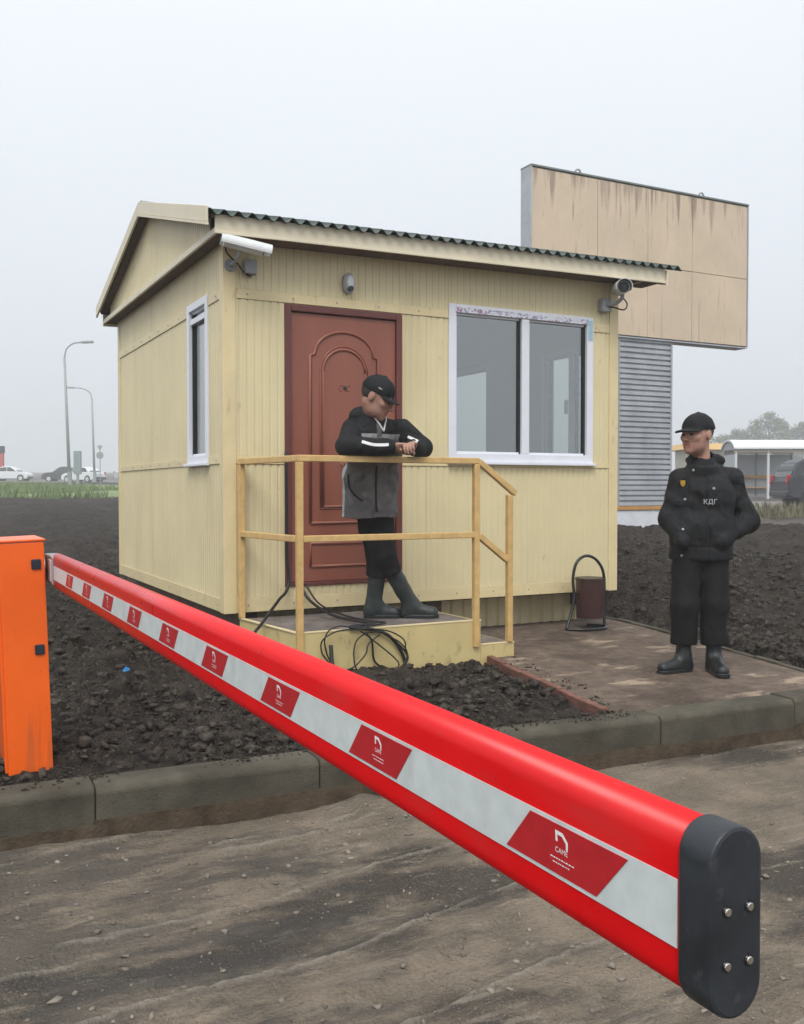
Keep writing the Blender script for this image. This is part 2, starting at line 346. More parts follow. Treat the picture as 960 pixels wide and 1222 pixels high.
# value noise
def vnoise(x, y, seed=0):
    xi = np.floor(x).astype(np.int64); yi = np.floor(y).astype(np.int64); fx = x-xi; fy = y-yi
    fx = fx*fx*(3-2*fx); fy = fy*fy*(3-2*fy)
    def h(a, b):
        n = (a*374761393+b*668265263+seed*974634777) & 0x7fffffff
        n = ((n ^ (n >> 13))*1274126177) & 0x7fffffff
        return ((n ^ (n >> 16)) & 0xffff)/65535.0
    return (h(xi, yi)*(1-fx)+h(xi+1, yi)*fx)*(1-fy)+(h(xi, yi+1)*(1-fx)+h(xi+1, yi+1)*fx)*fy
def fbm(x, y, f, octv=4, seed=0, g=.5):
    a = 1; s = 0; t = 0
    for o in range(octv):
        s += a*vnoise(x*f, y*f, seed+o*17); t += a; a *= g; f *= 2.03
    return s/t
def sstep(a, b, x): t = np.clip((x-a)/(b-a), 0, 1); return t*t*(3-2*t)

# ------------------------------------------------------------------ ground heights
KA = -0.041                                        # the kerb is turned a little against the booth
def kerb_y(x): return -2.555 + KA*x                # front edge of the kerb top
def rise(x, y):
    s = (x-CAM[0])*math.sin(YAW)+(y-CAM[1])*math.cos(YAW)
    return .021*np.maximum(0, s-9)+0*s
PATH_L = lambda y: 1.80 + (y-.3)*0.125
PATH_R = lambda y: 3.60 + (y-.4)*0.105
def path_z(y): return .07*np.clip((y+2.2)/1.9, 0, 1)
ROAD_Z = -.235

def grid_obj(name, xs, ys, zfun, material, kind='structure', keep=None):
    X, Y = np.meshgrid(xs, ys); Z = zfun(X, Y); nx = len(xs)
    v = np.stack([X.ravel(), Y.ravel(), Z.ravel()], 1)
    i, j = np.meshgrid(np.arange(len(xs)-1), np.arange(len(ys)-1)); a = (j*nx+i).ravel()
    f = np.stack([a, a+1, a+nx+1, a+nx], 1)
    if keep is not None:
        cx = v[f].mean(1); f = f[keep(cx[:, 0], cx[:, 1])]
    me = bpy.data.meshes.new(name); me.vertices.add(len(v)); me.vertices.foreach_set('co', v.ravel())
    me.loops.add(f.size); me.loops.foreach_set('vertex_index', f.ravel().astype(np.int32))
    me.polygons.add(len(f)); me.polygons.foreach_set('loop_start', np.arange(0, f.size, 4, dtype=np.int32)); me.polygons.foreach_set('loop_total', np.full(len(f), 4, dtype=np.int32))
    me.polygons.foreach_set('use_smooth', np.ones(len(f), dtype=bool)); me.materials.append(material); me.update(); me.validate()
    o = bpy.data.objects.new(name, me); COL.objects.link(o); ORIG[o.name] = np.zeros(3); o['kind'] = kind; return o

# wide terrain out to the haze
def spaced(c, lo, hi, n):
    t = np.linspace(-1, 1, n); s = np.sinh(4.2*t)/math.sinh(4.2); return np.where(s < 0, c+s*(c-lo), c+s*(hi-c))
def terrain_z(X, Y):
    z = rise(X, Y)+.25*(fbm(X, Y, .03, 3, 5)-.5)*sstep(15, 60, np.hypot(X, Y))+.10*(fbm(X, Y, .5, 4, 3)-.5)*sstep(12, 18, np.hypot(X, Y))
    near = sstep(13, 9, np.abs(X-1.5))*sstep(15, 12, np.abs(Y-2))
    z = z-.35*near
    return np.where(Y < -2.4, np.minimum(z, ROAD_Z-.12), z)
grid_obj('terrain', spaced(0, -330, 330, 190), spaced(4, -120, 400, 190), terrain_z, M['terrain'])

# dark dug-over soil round the booth
def soil_z(X, Y):
    ky = kerb_y(X)+.2
    z = rise(X, Y)+.015+.10*(fbm(X, Y, .8, 3, 11)-.5)+.085*(fbm(X, Y, 4.5, 4, 23, .6)-.5)+.075*(np.abs(fbm(X, Y, 8.5, 3, 29)-.5)*2)+.045*(np.abs(fbm(X, Y, 19, 3, 31)-.5)*2)-.03+.09*sstep(.55, .75, fbm(X, Y, 2.6, 3, 37))
    z += .035*np.exp(-(((X-.75)/.85)**2+((Y+1.2)/.28)**2))                    # heap against the porch
    z += .35*sstep(3.4, 5.4, X)*sstep(-.5, 4, Y)*sstep(11.5, 7, Y)*(.4+.6*fbm(X, Y, .5, 2, 41))   # ridge of spoil behind the path
    z += .12*sstep(-.4, -2.5, X)*sstep(1, 4, Y)
    flat = sstep(ky+.22, ky-.01, Y); z = z*(1-flat)+(-.012)*flat            # meets the kerb
    m = .16
    inpath = sstep(-m, .05, X-PATH_L(Y))*sstep(-m, .05, PATH_R(Y)-X)*sstep(.9, .5, Y)
    z = z*(1-inpath)+(path_z(Y)-.14)*inpath
    booth = sstep(-.15, .2, X)*sstep(3.75, 3.4, X)*sstep(.0, .4, Y)*sstep(3.9, 3.5, Y)
    z = z*(1-booth)+(-.03)*booth
    under = sstep(.0, .25, X)*sstep(1.85, 1.7, X)*sstep(-.86, -.7, Y)*sstep(.5, .3, Y); z = z*(1-under)+(-.05)*under
    edge = np.maximum.reduce([sstep(9.5, 12.4, np.abs(X-2.5)), sstep(10, 14, Y)])
    return z-.10*edge
grid_obj('soil', np.concatenate([np.arange(-10, -3.2, .1), np.arange(-3.2, 6.5, .027), np.arange(6.5, 15, .09)]), np.concatenate([np.arange(-2.5, 1.6, .0245), np.arange(1.6, 5, .045), np.arange(5, 14.1, .09)]), soil_z, M['soil'], keep=lambda x, y: y > kerb_y(x)+.13)

# road in front of the kerb
def ridges(X, Y):
    b = Y-.15*X+.10*(fbm(X, Y, 1.1, 3, 301)-.5)*2; o = 0
    for k, (off, f) in enumerate(((0, 2.1), (.37, 1.25), (.71, 3.1))):
        ph = (b*f+off+.35*fbm(X, Y, .5, 2, 310+k)) % 1.0; d = np.abs(ph-.5)/f
        o = np.maximum(o, np.exp(-(d/.011)**2)*sstep(.42, .60, fbm(X, Y, 1.7, 3, 320+k)))
    return o*sstep(1.6, .2, X)*(.5+.5*fbm(X, Y, 30, 2, 333))
def road_z(X, Y):
    z = ROAD_Z+.035*(fbm(X, Y, .7, 3, 71)-.5)+.012*(fbm(X, Y, 9, 4, 73)-.5)
    a = X*.96+Y*.22; b = Y-.16*X
    rut = np.abs(np.sin(b*7.5+2.0*fbm(X, Y, .8, 2, 77)*3.1)); z += .030*(rut**8)*sstep(1.4, -.6, X)*(.2+.8*fbm(X, Y, 2.0, 2, 79))+.012*(fbm(X, Y, 22, 3, 83)-.5)*sstep(1.8, -.4, X)
    z = z+.016*ridges(X, Y)+.03*sstep(.55, .75, fbm(X, Y, 2.2, 3, 341))*sstep(-3.4, -2.8, Y)*sstep(1.5, .3, X)
    return z
rd = grid_obj('road', np.concatenate([np.arange(-16, -5, .3), np.arange(-5, -2.6, .04), np.arange(-2.6, 1.5, .0125), np.arange(1.5, 7, .035), np.arange(7, 24, .3)]), np.concatenate([np.arange(-16, -7, .3), np.arange(-7, -5.9, .04), np.arange(-5.9, -2.28, .0135)]), road_z, M['road'])
_co = np.empty(len(rd.data.vertices)*3); rd.data.vertices.foreach_get('co', _co); _co = _co.reshape(-1, 3)
_at = rd.data.attributes.new('crust', 'FLOAT', 'POINT'); _at.data.foreach_set('value', ridges(_co[:, 0], _co[:, 1]).astype(np.float32))
_n, _l = nodes_of(M['road']); _an = _n.new('ShaderNodeAttribute'); _an.attribute_name = 'crust'; overlay(M['road'], _an.outputs['Fac'], .15, .9, (.30, .27, .225), .75)   # dried mud squeezed up between tyre tracks

# kerb: one stone after another
kerb = struct_empty('kerb', (0, kerb_y(0), 0))
def kerb_dir(x, off=0, z=0): return (x+KA*-off, kerb_y(x)+off, z)
for k in range(-6, 9):
    x0 = -.335+.985*k+.002; x1 = x0+.9815
    dz = random.uniform(-.008, .006); dy = random.uniform(-.006, .006)
    prof = [(0+dy, -.30), (0+dy, -.022+dz), (.02+dy, dz), (.185+dy, dz), (.2+dy, -.012+dz), (.2+dy, -.30)]
    mb = MB(); n = len(prof)
    vv = [kerb_dir(x0, a, b) for a, b in prof]+[kerb_dir(x1, a, b) for a, b in prof]
    mb.add(vv, [tuple(range(n)), tuple(range(2*n-1, n-1, -1))]+[(i, n+i, n+(i+1) % n, (i+1) % n) for i in range(n)])
    mb.build('kerb_stone', M['kerb'], kerb, bevel=.010)
    mb = MB(); jj = random.uniform(-.012, .012)
    vv = [kerb_dir(x0-.006, -.012, -.32), kerb_dir(x1+.006, -.012, -.32), kerb_dir(x1+.006, .05, -.32), kerb_dir(x0-.006, .05, -.32),
          kerb_dir(x0-.006, -.004, -.150+jj), kerb_dir(x1+.006, -.004, -.150+jj), kerb_dir(x1+.006, .05, -.150+jj), kerb_dir(x0-.006, .05, -.150+jj)]
    mb.hexa(vv).build('bedding', M['footing'], kerb)

# path from the porch to the kerb
ys = np.linspace(-2.62, .62, 64)
def pbase():
    mb = MB(); vv = []; ff = []; nu = 36
    for y in ys:
        for t in np.linspace(0, 1, nu):
            yy = y; x = PATH_L(yy)*(1-t)+PATH_R(yy)*t
            y2 = max(yy, kerb_y(x)+.184)
            vv.append((x, y2, path_z(y2)-.018*float(sstep(kerb_y(x)+.25, kerb_y(x)+.184, y2))+.006*(float(fbm(np.array(x), np.array(y2), 2.2, 3, 91))-.5)))
    for j in range(len(ys)-1):
        for i in range(nu-1): a = j*nu+i; ff.append((a, a+1, a+nu+1, a+nu))
    mb.add(vv, ff); return mb
path = tag(pbase().build('path', M['path'], smooth=True), kind='structure')
for side, fn, sgn in (('l', PATH_L, -1), ('r', PATH_R, 1)):
    y = -2.38+(0 if side == 'l' else .0)
    while y < (-.98 if side == 'l' else .5):
        ln = .245; y1 = y+ln-.008
        z0, z1 = path_z(y), path_z(y1)
        x0, x1 = fn(y), fn(y1); w = .05*sgn
        if y > kerb_y(x0)+.19:
            dz = random.uniform(-.006, .008)
            q = [(x0, y, -.12), (x0+w, y, -.12), (x1+w, y1, -.12), (x1, y1, -.12), (x0, y, z0+.012+dz), (x0+w, y, z0+.012+dz), (x1+w, y1, z1+.012+dz), (x1, y1, z1+.012+dz)]
            if sgn < 0: q = [q[1], q[0], q[3], q[2], q[5], q[4], q[7], q[6]]
            MB().hexa(q).build('edging_brick', M['edging'] if side == 'l' else M['kerb'], path, bevel=.005)
        y += ln

# soil clods and road pebbles
def scatter(name, n, sampler, smin, smax, material, flat=.7, parent=None):
    base = bmesh.new(); bmesh.ops.create_icosphere(base, subdivisions=1, radius=1); bv = np.array([v.co[:] for v in base.verts]); bf = np.array([[v.index for v in f.verts] for f in base.faces]); base.free()
    pts = sampler(n); n = len(pts)
    s = smin*(smax/smin)**(RNG.random(n)**3.2)
    jit = 1+RNG.normal(0, .36, (n, len(bv), 1))
    sc = np.clip(np.stack([1+RNG.normal(0, .35, n), 1+RNG.normal(0, .35, n), flat+RNG.normal(0, .2, n)], 1), .3, 2)[:, None, :]
    ang = RNG.random(n)*6.283; c, s_ = np.cos(ang), np.sin(ang)
    q = bv[None]*jit*sc; q = np.stack([q[..., 0]*c[:, None]-q[..., 1]*s_[:, None], q[..., 0]*s_[:, None]+q[..., 1]*c[:, None], q[..., 2]], -1)
    q = q*s[:, None, None]+pts[:, None, :]+np.array([0, 0, .2])*s[:, None, None]
    f = (bf[None]+(np.arange(n)*len(bv))[:, None, None]).reshape(-1, 3)
    me = bpy.data.meshes.new(name); v = q.reshape(-1, 3); me.vertices.add(len(v)); me.vertices.foreach_set('co', v.ravel())
    me.loops.add(f.size); me.loops.foreach_set('vertex_index', f.ravel().astype(np.int32)); me.polygons.add(len(f))
    me.polygons.foreach_set('loop_start', np.arange(0, f.size, 3, dtype=np.int32)); me.polygons.foreach_set('loop_total', np.full(len(f), 3, dtype=np.int32))
    me.materials.append(material); me.update()
    o = bpy.data.objects.new(name, me); COL.objects.link(o); ORIG[o.name] = np.zeros(3); o['kind'] = 'stuff'; return o
def soil_pts(n):
    x = RNG.uniform(-3.5, 9, n*7); y = -2.35+RNG.random(n*7)**1.5*11
    s = x-CAM[0]; d = y-CAM[1]
    u = (s*math.cos(YAW)-d*math.sin(YAW))/(s*math.sin(YAW)+d*math.cos(YAW)); ok = (np.abs(u) < .47)
    ok &= y > kerb_y(x)+.235
    ok &= ~((x > PATH_L(y)-.08) & (x < PATH_R(y)+.07) & (y < .8)); ok &= ~((x > -.1) & (x < 3.6) & (y > -.05) & (y < 3.8))
    ok &= ~((x > .05) & (x < 1.9) & (y > -.97) & (y < .1))
    ok &= fbm(x, y, 1.6, 3, 63)+.25*fbm(x, y, 7, 2, 64) > RNG.uniform(.42, .78, len(x))
    p = np.stack([x, y], 1)[ok][:n]; return np.column_stack([p, soil_z(p[:, 0], p[:, 1])])
tag(scatter('soil_clods', 36000, soil_pts, .004, .042, M['clod']), 'dark broken clods of dug soil lying around the booth', 'soil')
def edge_pts(n):
    x = RNG.uniform(-2.2, 3.6, n*4); w = RNG.random(n*4)*.82; y = np.where(w < .7, kerb_y(x)+.04+.19*RNG.random(n*4)**.5, RNG.uniform(-2.3, -.9, n*4)); x = np.where(w < .7, x, PATH_L(y)+.22*RNG.random(n*4)**2.5)
    ok = ((w >= .7) | (x < PATH_L(y)+.1)) & (fbm(x, y, 3, 3, 88) > .45)
    p = np.stack([x, y], 1)[ok][:n]; ww = w[ok][:n]; return np.column_stack([p, np.where(ww < .7, -.004, path_z(p[:, 1]))])
tag(scatter('spilled_crumbs', 1000, edge_pts, .003, .014, M['clod']), 'dark soil crumbs spilled on the kerb top and path edge', 'soil')
def road_pts(n):
    x = RNG.uniform(-3.5, 6, n*2); y = RNG.uniform(-6.6, -2.6, n*2); ok = y < kerb_y(x)-.03
    p = np.stack([x, y], 1)[ok][:n]; return np.column_stack([p, road_z(p[:, 0], p[:, 1])])
tag(scatter('road_pebbles', 12000, road_pts, .0016, .013, M['pebble'], .6), 'small stones and crumbs scattered over the dirt road', 'gravel')
# ------------------------------------------------------------------ booth
BW, BD, ZB, ZM, ZU, ZT = 3.51, 3.663, .352, 1.42, 2.584, 3.02
booth = thing('security_booth', (0, 0, 0), 'small ivory guard booth of ribbed metal sheet with red-brown door and gable roof', 'booth')
DOOR = (.450, 1.407, .519, 2.572); WINF = (1.817, 3.246, 1.449, 2.695); WINL = (.372, .937, 1.426, 2.663)
WRA = (1.95, 2.85, 1.45, 2.55); WRB = (.36, .98, 1.45, 2.52)
def subtract(u0, u1, z0, z1, holes):
    us = sorted({u0, u1, *[h for H in holes for h in H[:2] if u0 < h < u1]}); out = []
    for a, b in zip(us, us[1:]):
        cuts = sorted([(max(z0, H[2]), min(z1, H[3])) for H in holes if H[0] < (a+b)/2 < H[1] and H[3] > z0 and H[2] < z1])
        z = z0
        for c0, c1 in cuts:
            if c0 > z+1e-4: out.append([a, b, z, c0])
            z = max(z, c1)
        if z < z1-1e-4: out.append([a, b, z, z1])
    res = []
    for r in out:                                   # merge neighbours of equal height
        if res and abs(res[-1][1]-r[0]) < 1e-6 and res[-1][2:] == r[2:]: res[-1][1] = r[1]
        else: res.append(r)
    return res
def wpt(side, u, dep, z):     # dep: outward positive
    return {'f': (u, -dep, z), 'l': (-dep, u, z), 'r': (BW+dep, u, z), 'b': (u, BD+dep, z)}[side]
def wall_core(side, u0, u1, holes):
    mb = MB()
    for a, b, z0, z1 in subtract(u0, u1, ZB+.02, ZT, holes):
        p = [wpt(side, a, -.014, z0), wpt(side, b, -.014, z0), wpt(side, b, -.095, z0), wpt(side, a, -.095, z0)]
        mb.hexa(p+[(q[0], q[1], z1) for q in p])
    mb.build('wall', M['lining'], booth)
wall_core('f', .0145, BW-.0145, [DOOR, WINF]); wall_core('l', .096, BD-.096, [WINL]); wall_core('r', .096, BD-.096, [WRA, WRB]); wall_core('b', .0145, BW-.0145, [])
PITCHR, GD = .0575, .0055
def rib_panel(side, u0, u1, z0, z1, dep=0.0, top=None, parent=None, name='sheet_panel', material=None):
    prof = [(u0, -.012), (u0, 0)]
    k0 = math.ceil((u0+.012)/PITCHR); k = k0
    while k*PITCHR < u1-.012:
        c = k*PITCHR
        prof += [(c-.010, 0), (c-.005, -GD), (c+.005, -GD), (c+.010, 0)]; k += 1
    prof += [(u1, 0), (u1, -.012)]
    n = len(prof); zt = [z1 if top is None else top(u) for u, _ in prof]
    vv = [wpt(side, u, dep+d, z0) for u, d in prof]+[wpt(side, u, dep+d, zt[i]) for i, (u, d) in enumerate(prof)]
    mb = MB(); mb.add(vv, [(i, i+1, n+i+1, n+i) for i in range(n-1)])
    return mb.build(name, material or M['siding'], parent or booth)
def panels(side, u0, u1, holes, joints):
    for z0, z1 in ((ZB+.10, ZM-.012), (ZM+.048, ZU-.01), (ZU+.062, ZT)):
        js = [u0]+[j for j in joints if u0 < j < u1]+[u1]
        for a, b in zip(js, js[1:]):
            for r in subtract(a, b, z0, z1, holes):
                if r[1]-r[0] > .02: rib_panel(side, r[0]+.0015, r[1]-.0015, r[2], r[3], dep=random.uniform(-.0012, .0012))
panels('f', .085, BW-.085, [DOOR, WINF], (1.62,)); panels('l', .085, BD-.085, [WINL], (1.02, 2.2)); panels('r', .085, BD-.085, [WRA, WRB], (1.2, 2.4)); panels('b', .085, BW-.085, [], (1.2, 2.4))
def strip(side, u0, u1, z0, z1, dep, name, holes=(), material=None, thick=.012, lip=True):
    for r in subtract(u0, u1, z0, z1, list(holes)):
        p = [wpt(side, r[0], dep, r[2]), wpt(side, r[1], dep, r[2]), wpt(side, r[1], dep-thick, r[2]), wpt(side, r[0], dep-thick, r[2])]
        MB().hexa(p+[(q[0], q[1], r[3]) for q in p]).build(name, material or M['trim'], booth, bevel=.003)
for side, ln, holes in (('f', BW, [DOOR, WINF]), ('l', BD, [WINL]), ('r', BD, [WRA, WRB]), ('b', BW, [])):
    strip(side, .0855, ln-.0855, ZB, ZB+.098, .008, 'base_trim')
    for zsc, hl in ((ZB+.05, []), (ZM+.018, holes), (ZU+.026, holes)):
        usc = .17
        while usc < ln-.12:
            if not any(H[0]-.01 < usc < H[1]+.01 and H[2] < zsc < H[3] for H in hl): MB().cyl(wpt(side, usc, .0065, zsc), wpt(side, usc, .0125, zsc), .0065, .005, n=8).build('screw', M['metal_grey'], booth)
            usc += .345
    strip(side, .0855, ln-.0855, ZM-.010, ZM+.046, .007, 'joint_cover', holes)
    strip(side, .0855, ln-.0855, ZU-.008, ZU+.060, .007, 'joint_cover', holes)
for cx, cy_, sx, sy in ((0, 0, 1, 1), (BW, 0, -1, 1), (0, BD, 1, -1), (BW, BD, -1, -1)):
    t = .010; w = .085; px = cx-sx*t; py = cy_-sy*t
    poly = [(px, py), (px+sx*(w+t), py), (px+sx*(w+t), py+sy*.02), (px+sx*.02, py+sy*.02), (px+sx*.02, py+sy*(w+t)), (px, py+sy*(w+t))]
    if sx*sy < 0: poly = poly[::-1]
    MB().prism(poly, ZB-.004, ZT).build('corner_trim', M['trim'], booth, bevel=.003)
MB().box(.1, BW-.1, .1, BD-.1, ZB-.02, .50).build('floor', M['wood_dark'], booth)
MB().box(.02, BW-.02, .02, BD-.02, 3.0, 3.03).build('ceiling', M['lining'], booth)
# recessed skirt under the floor
def skirt(side, a, b, off):
    mbs = MB(); prof = []; u = a
    while u < b: prof += [(u, 0), (u+.06, 0), (u+.075, -.02), (u+.10, -.02)]; u += .115
    prof = [q for q in prof if q[0] < b]+[(b, 0)]; n = len(prof)
    vv = [wpt(side, q, -off+d, -.05) for q, d in prof]+[wpt(side, q, -off+d, ZB) for q, d in prof]
    mbs.add(vv, [(i, i+1, n+i+1, n+i) for i in range(n-1)]).build('skirt_sheet', M['siding'], booth)
skirt('f', .3, 3.3, .28); skirt('l', .3, 3.4, .30); skirt('r', .3, 3.4, .2); skirt('b', .3, 3.3, .28)
for x in (.15, 1.7, 3.25): MB().box(x, x+.14, .14, BD-.14, ZB-.14, ZB-.021).build('floor_beam', M['wood_dark'], booth)
# --- door
dx0, dx1, dz0, dz1 = DOOR
door = MB().box(dx0+.052, dx1-.052, .012, .055, dz0+.03, dz1-.055).build('door', M['door'], booth, bevel=.004)
for q in ((dx0+.001, dx0+.05, dz0, dz1-.001), (dx1-.05, dx1-.001, dz0, dz1-.001)): MB().box(q[0], q[1], -.012, .075, q[2], q[3]).build('door_frame', M['door_frame'], booth, bevel=.006)
MB().box(dx0+.0505, dx1-.0505, -.0115, .075, dz1-.05, dz1-.001).build('door_frame', M['door_frame'], booth, bevel=.006)
MB().box(dx0+.0505, dx1-.0505, -.010, .075, dz0, dz0+.028).build('threshold', M['door_frame'], booth, bevel=.004)
def ridge(pts, r=.012, name='moulding'):
    MB().tube([(x, .012, z) for x, z in pts], r, 8).build(name, M['door'], door, smooth=True)
cxm = (dx0+dx1)/2
def arch(w, zb, zs, zt, sh=0.0):
    """closed outline: straight sides, small shoulders, round top"""
    pts = [(cxm-w, zb), (cxm-w, zs)]
    for k in range(13):
        a = math.pi*(1-k/12); pts.append((cxm+(w-sh)*math.cos(a), zs+sh*.25+(zt-zs-sh*.25)*math.sin(a)))
    pts += [(cxm+w, zs), (cxm+w, zb), (cxm-w, zb)]; return pts
ridge(arch(.275, .98, 2.215, 2.40, .035), .013); ridge(arch(.175, 1.10, 2.10, 2.27), .012)
ridge(arch(.195, 1.085, 2.09, 2.295), .006)
ridge([(cxm-.275, .66), (cxm+.275, .66), (cxm+.275, .83), (cxm-.275, .83), (cxm-.275, .66)], .012)
for zc in (1.62, 1.40):                              # carved scrolls at the middle of the leaf
    for s in (-1, 1):
        ridge([(cxm+s*(.02+.055*t*math.cos(4.8*t)), zc+.075*t*math.sin(4.8*t)) for t in np.linspace(.15, 1, 18)], .010)
ridge([(cxm-.05, 1.51), (cxm, 1.55), (cxm+.05, 1.51), (cxm, 1.47), (cxm-.05, 1.51)], .010)
MB().cyl((cxm+.006, .016, 1.985), (cxm+.006, .004, 1.985), .014, n=14).build('peephole', M['black'], door)
for s in (-1, 1): ridge([(cxm+s*.03+.02*math.cos(a), 1.985+.022*math.sin(a)) for a in np.linspace(.6, 5.2, 12)], .004, 'ornament')
MB().box(dx1-.105, dx1-.07, -.002, .012, 1.40, 1.60).build('handle_plate', M['steel'], door, bevel=.004)
MB().tube([(dx1-.087, .004, 1.53), (dx1-.087, -.045, 1.53), (dx1-.20, -.05, 1.53)], .009, 10).build('handle', M['steel'], door, smooth=True)
# --- windows
def window(side, H, name, mull=(), fw=.062, dep=.016, glass_dep=-.03, sill=True):
    u0, u1, z0, z1 = H; e = .0012
    wroot = MB()
    def bx(a, b, c, d, d0, d1):
        p = [wpt(side, a, d0, c), wpt(side, b, d0, c), wpt(side, b, d1, c), wpt(side, a, d1, c)]
        return p+[(q[0], q[1], d) for q in p]
    for q in ((u0+e, u0+fw, z0+e, z1-e), (u1-fw, u1-e, z0+e, z1-e), (u0+fw, u1-fw, z1-fw, z1-e), (u0+fw, u1-fw, z0+e, z0+fw)): wroot.hexa(bx(*q, dep, -.06))
    wr = wroot.build('window', M['pvc'], booth, bevel=.004)
    edges = [u0+fw]+[m for m in mull]+[u1-fw]
    for m in mull: MB().hexa(bx(m-.036, m+.036, z0+fw+e, z1-fw-e, dep-.004, -.058)).build('mullion', M['pvc'], wr, bevel=.004)
    for i, (a, b) in enumerate(zip(edges, edges[1:])):
        a2 = a+(.036 if i > 0 else 0)+e; b2 = b-(.036 if i < len(edges)-2 else 0)-e
        g = .016
        for q in ((a2, a2+g, z0+fw+e, z1-fw-e), (b2-g, b2, z0+fw+e, z1-fw-e), (a2+g, b2-g, z1-fw-g, z1-fw-e), (a2+g, b2-g, z0+fw+e, z0+fw+g)):
            MB().hexa(bx(*q, -.012, -.05)).build('gasket', M['black'] if q[0] >= b2-g-1e-6 else M['pvc'], wr)
        MB().hexa(bx(a2+g, b2-g, z0+fw+g, z1-fw-g, glass_dep, glass_dep-.006)).build('pane', M['glass'], wr)
    if sill: MB().hexa(bx(u0-.01, u1+.01, z0-.022, z0, .045, -.01)).build('sill', M['pvc'], wr, bevel=.004)
    return wr, bx
wf, bxf = window('f', WINF, 'window', (2.548,), fw=.068)
MB().hexa(bxf(WINF[0]+.06, WINF[1]-.06, WINF[3]-.066, WINF[3]-.026, .0185, .0165)).build('printed_film', M['film'], wf)
MB().hexa(bxf(WINF[1]-.058, WINF[1]-.012, WINF[3]-.20, WINF[3]-.03, .0185, .0165)).build('protective_film', M['film_blue'], wf)
wl, bxl = window('l', WINL, 'window', (), fw=.06)
MB().hexa(bxl(WINL[0]+.07, WINL[1]-.07, WINL[3]-.16, WINL[3]-.115, .004, -.03)).build('sash_rail', M['pvc'], wl, bevel=.003)
wa, _ = window('r', WRA, 'window', (), fw=.06); wb, bxb = window('r', WRB, 'window', (.56,), fw=.055)
MB().hexa(bxb(.585, .60, 1.92, 2.05, -.075, -.11)).build('handle', M['pvc'], wb, bevel=.003)
# --- roof
TILT = .013
RY, RZ, EY, EZ = 1.80, 3.67, -.25, 3.105
def zr(y): return RZ-(RZ-EZ)*abs(y-RY)/(RY-EY)
roof = MB()
for s in (-1, 1):
    y0, y1 = (EY+.03, RY) if s < 0 else (RY, 2*RY-EY-.03)
    a, b = zr(y0)-.035, zr(y1)-.035
    p = [(-.15, y0, a-.022), (BW+.34, y0, a-.022), (BW+.34, y1, b-.022), (-.15, y1, b-.022), (-.15, y0, a), (BW+.34, y0, a), (BW+.34, y1, b), (-.15, y1, b)]
    roof.hexa([(q[0], q[1], q[2]+TILT*q[0]) for q in p])
roof = roof.build('roof', M['wood_dark'], booth)
PW = .0985
def corr(x0, x1, y0, y1):
    n = int((x1-x0)/PW*8); xs_ = np.linspace(x0, x1, n+1); vv = []
    for y in (y0, y1):
        for x in xs_: vv.append((x, y, zr(y)-.012+.020*math.cos(2*math.pi*(x-x0)/PW)+TILT*x))
    for y in (y0, y1):
        for x in xs_: vv.append((x, y, zr(y)-.016+.020*math.cos(2*math.pi*(x-x0)/PW)+TILT*x))
    m = n+1; ff = [(i, i+1, m+i+1, m+i) for i in range(n)]+[(2*m+i, 3*m+i, 3*m+i+1, 2*m+i+1) for i in range(n)]+[(i, 2*m+i, 2*m+i+1, i+1) for i in range(n)]+[(m+i, m+i+1, 3*m+i+1, 3*m+i) for i in range(n)]
    MB().add(vv, ff).build('corrugated_sheet', M['roof'], roof, smooth=True)
xs0 = [-.172+PW*11*i-(.004*i) for i in range(4)]
for i, x0 in enumerate(xs0):
    x1 = x0+PW*11 if i < 3 else 4.0
    corr(x0, x1, EY-.02, RY-.005+.001*i); corr(x0, x1, 2*RY-EY+.02, RY+.005+.001*i)
rc = [(-.17, RY-.13, zr(RY-.13)+.016), (-.17, RY, RZ+.030), (-.17, RY+.13, zr(RY+.13)+.016)]
MB().add([(x, y, z+TILT*x) for x in (-.176, 4.0) for _, y, z in rc], [(0, 1, 4, 3), (1, 2, 5, 4)]).build('ridge_cap', M['roof'], roof)
ZF0, ZF1 = 2.957, 3.085
def tb(name, x0, x1, y0, y1, z0, z1, m, bev=.004):
    p = [(x0, y0, z0), (x1, y0, z0), (x1, y1, z0), (x0, y1, z0), (x0, y0, z1), (x1, y0, z1), (x1, y1, z1), (x0, y1, z1)]
    return MB().hexa([(q[0], q[1], q[2]+TILT*q[0]) for q in p]).build(name, m, roof, bevel=bev)
tb('fascia', -.125, BW+.34, -.225, -.203, ZF0, ZF1, M['fascia']); tb('fascia', -.125, BW+.34, BD+.163, BD+.185, ZF0-.02, ZF1, M['fascia'])
tb('soffit', -.10, BW+.32, -.2025, .05, ZF0+.004, ZF0+.016, M['wood_dark']); tb('soffit', -.10, BW+.32, BD-.05, BD+.162, ZF0+.004, ZF0+.016, M['wood_dark'])
tb('fascia_lip', -.13, BW+.345, -.235, -.2255, ZF0-.004, ZF0+.014, M['fascia'], .002)
for x0, x1 in ((-.125, -.105), (BW+.105, BW+.125)):
    tb('pent_board', x0, x1, -.2025, BD+.16, ZF0-.002, ZF0+.044, M['fascia'])
tb('pent_top', -.1045, -.002, -.2, BD+.158, ZF0+.030, ZF0+.042, M['fascia']); tb('pent_soffit', -.1045, .0, -.2, BD+.158, ZF0+.003, ZF0+.013, M['wood_dark'])
tb('pent_top', BW+.002, BW+.1045, -.2, BD+.158, ZF0+.030, ZF0+.042, M['fascia'])
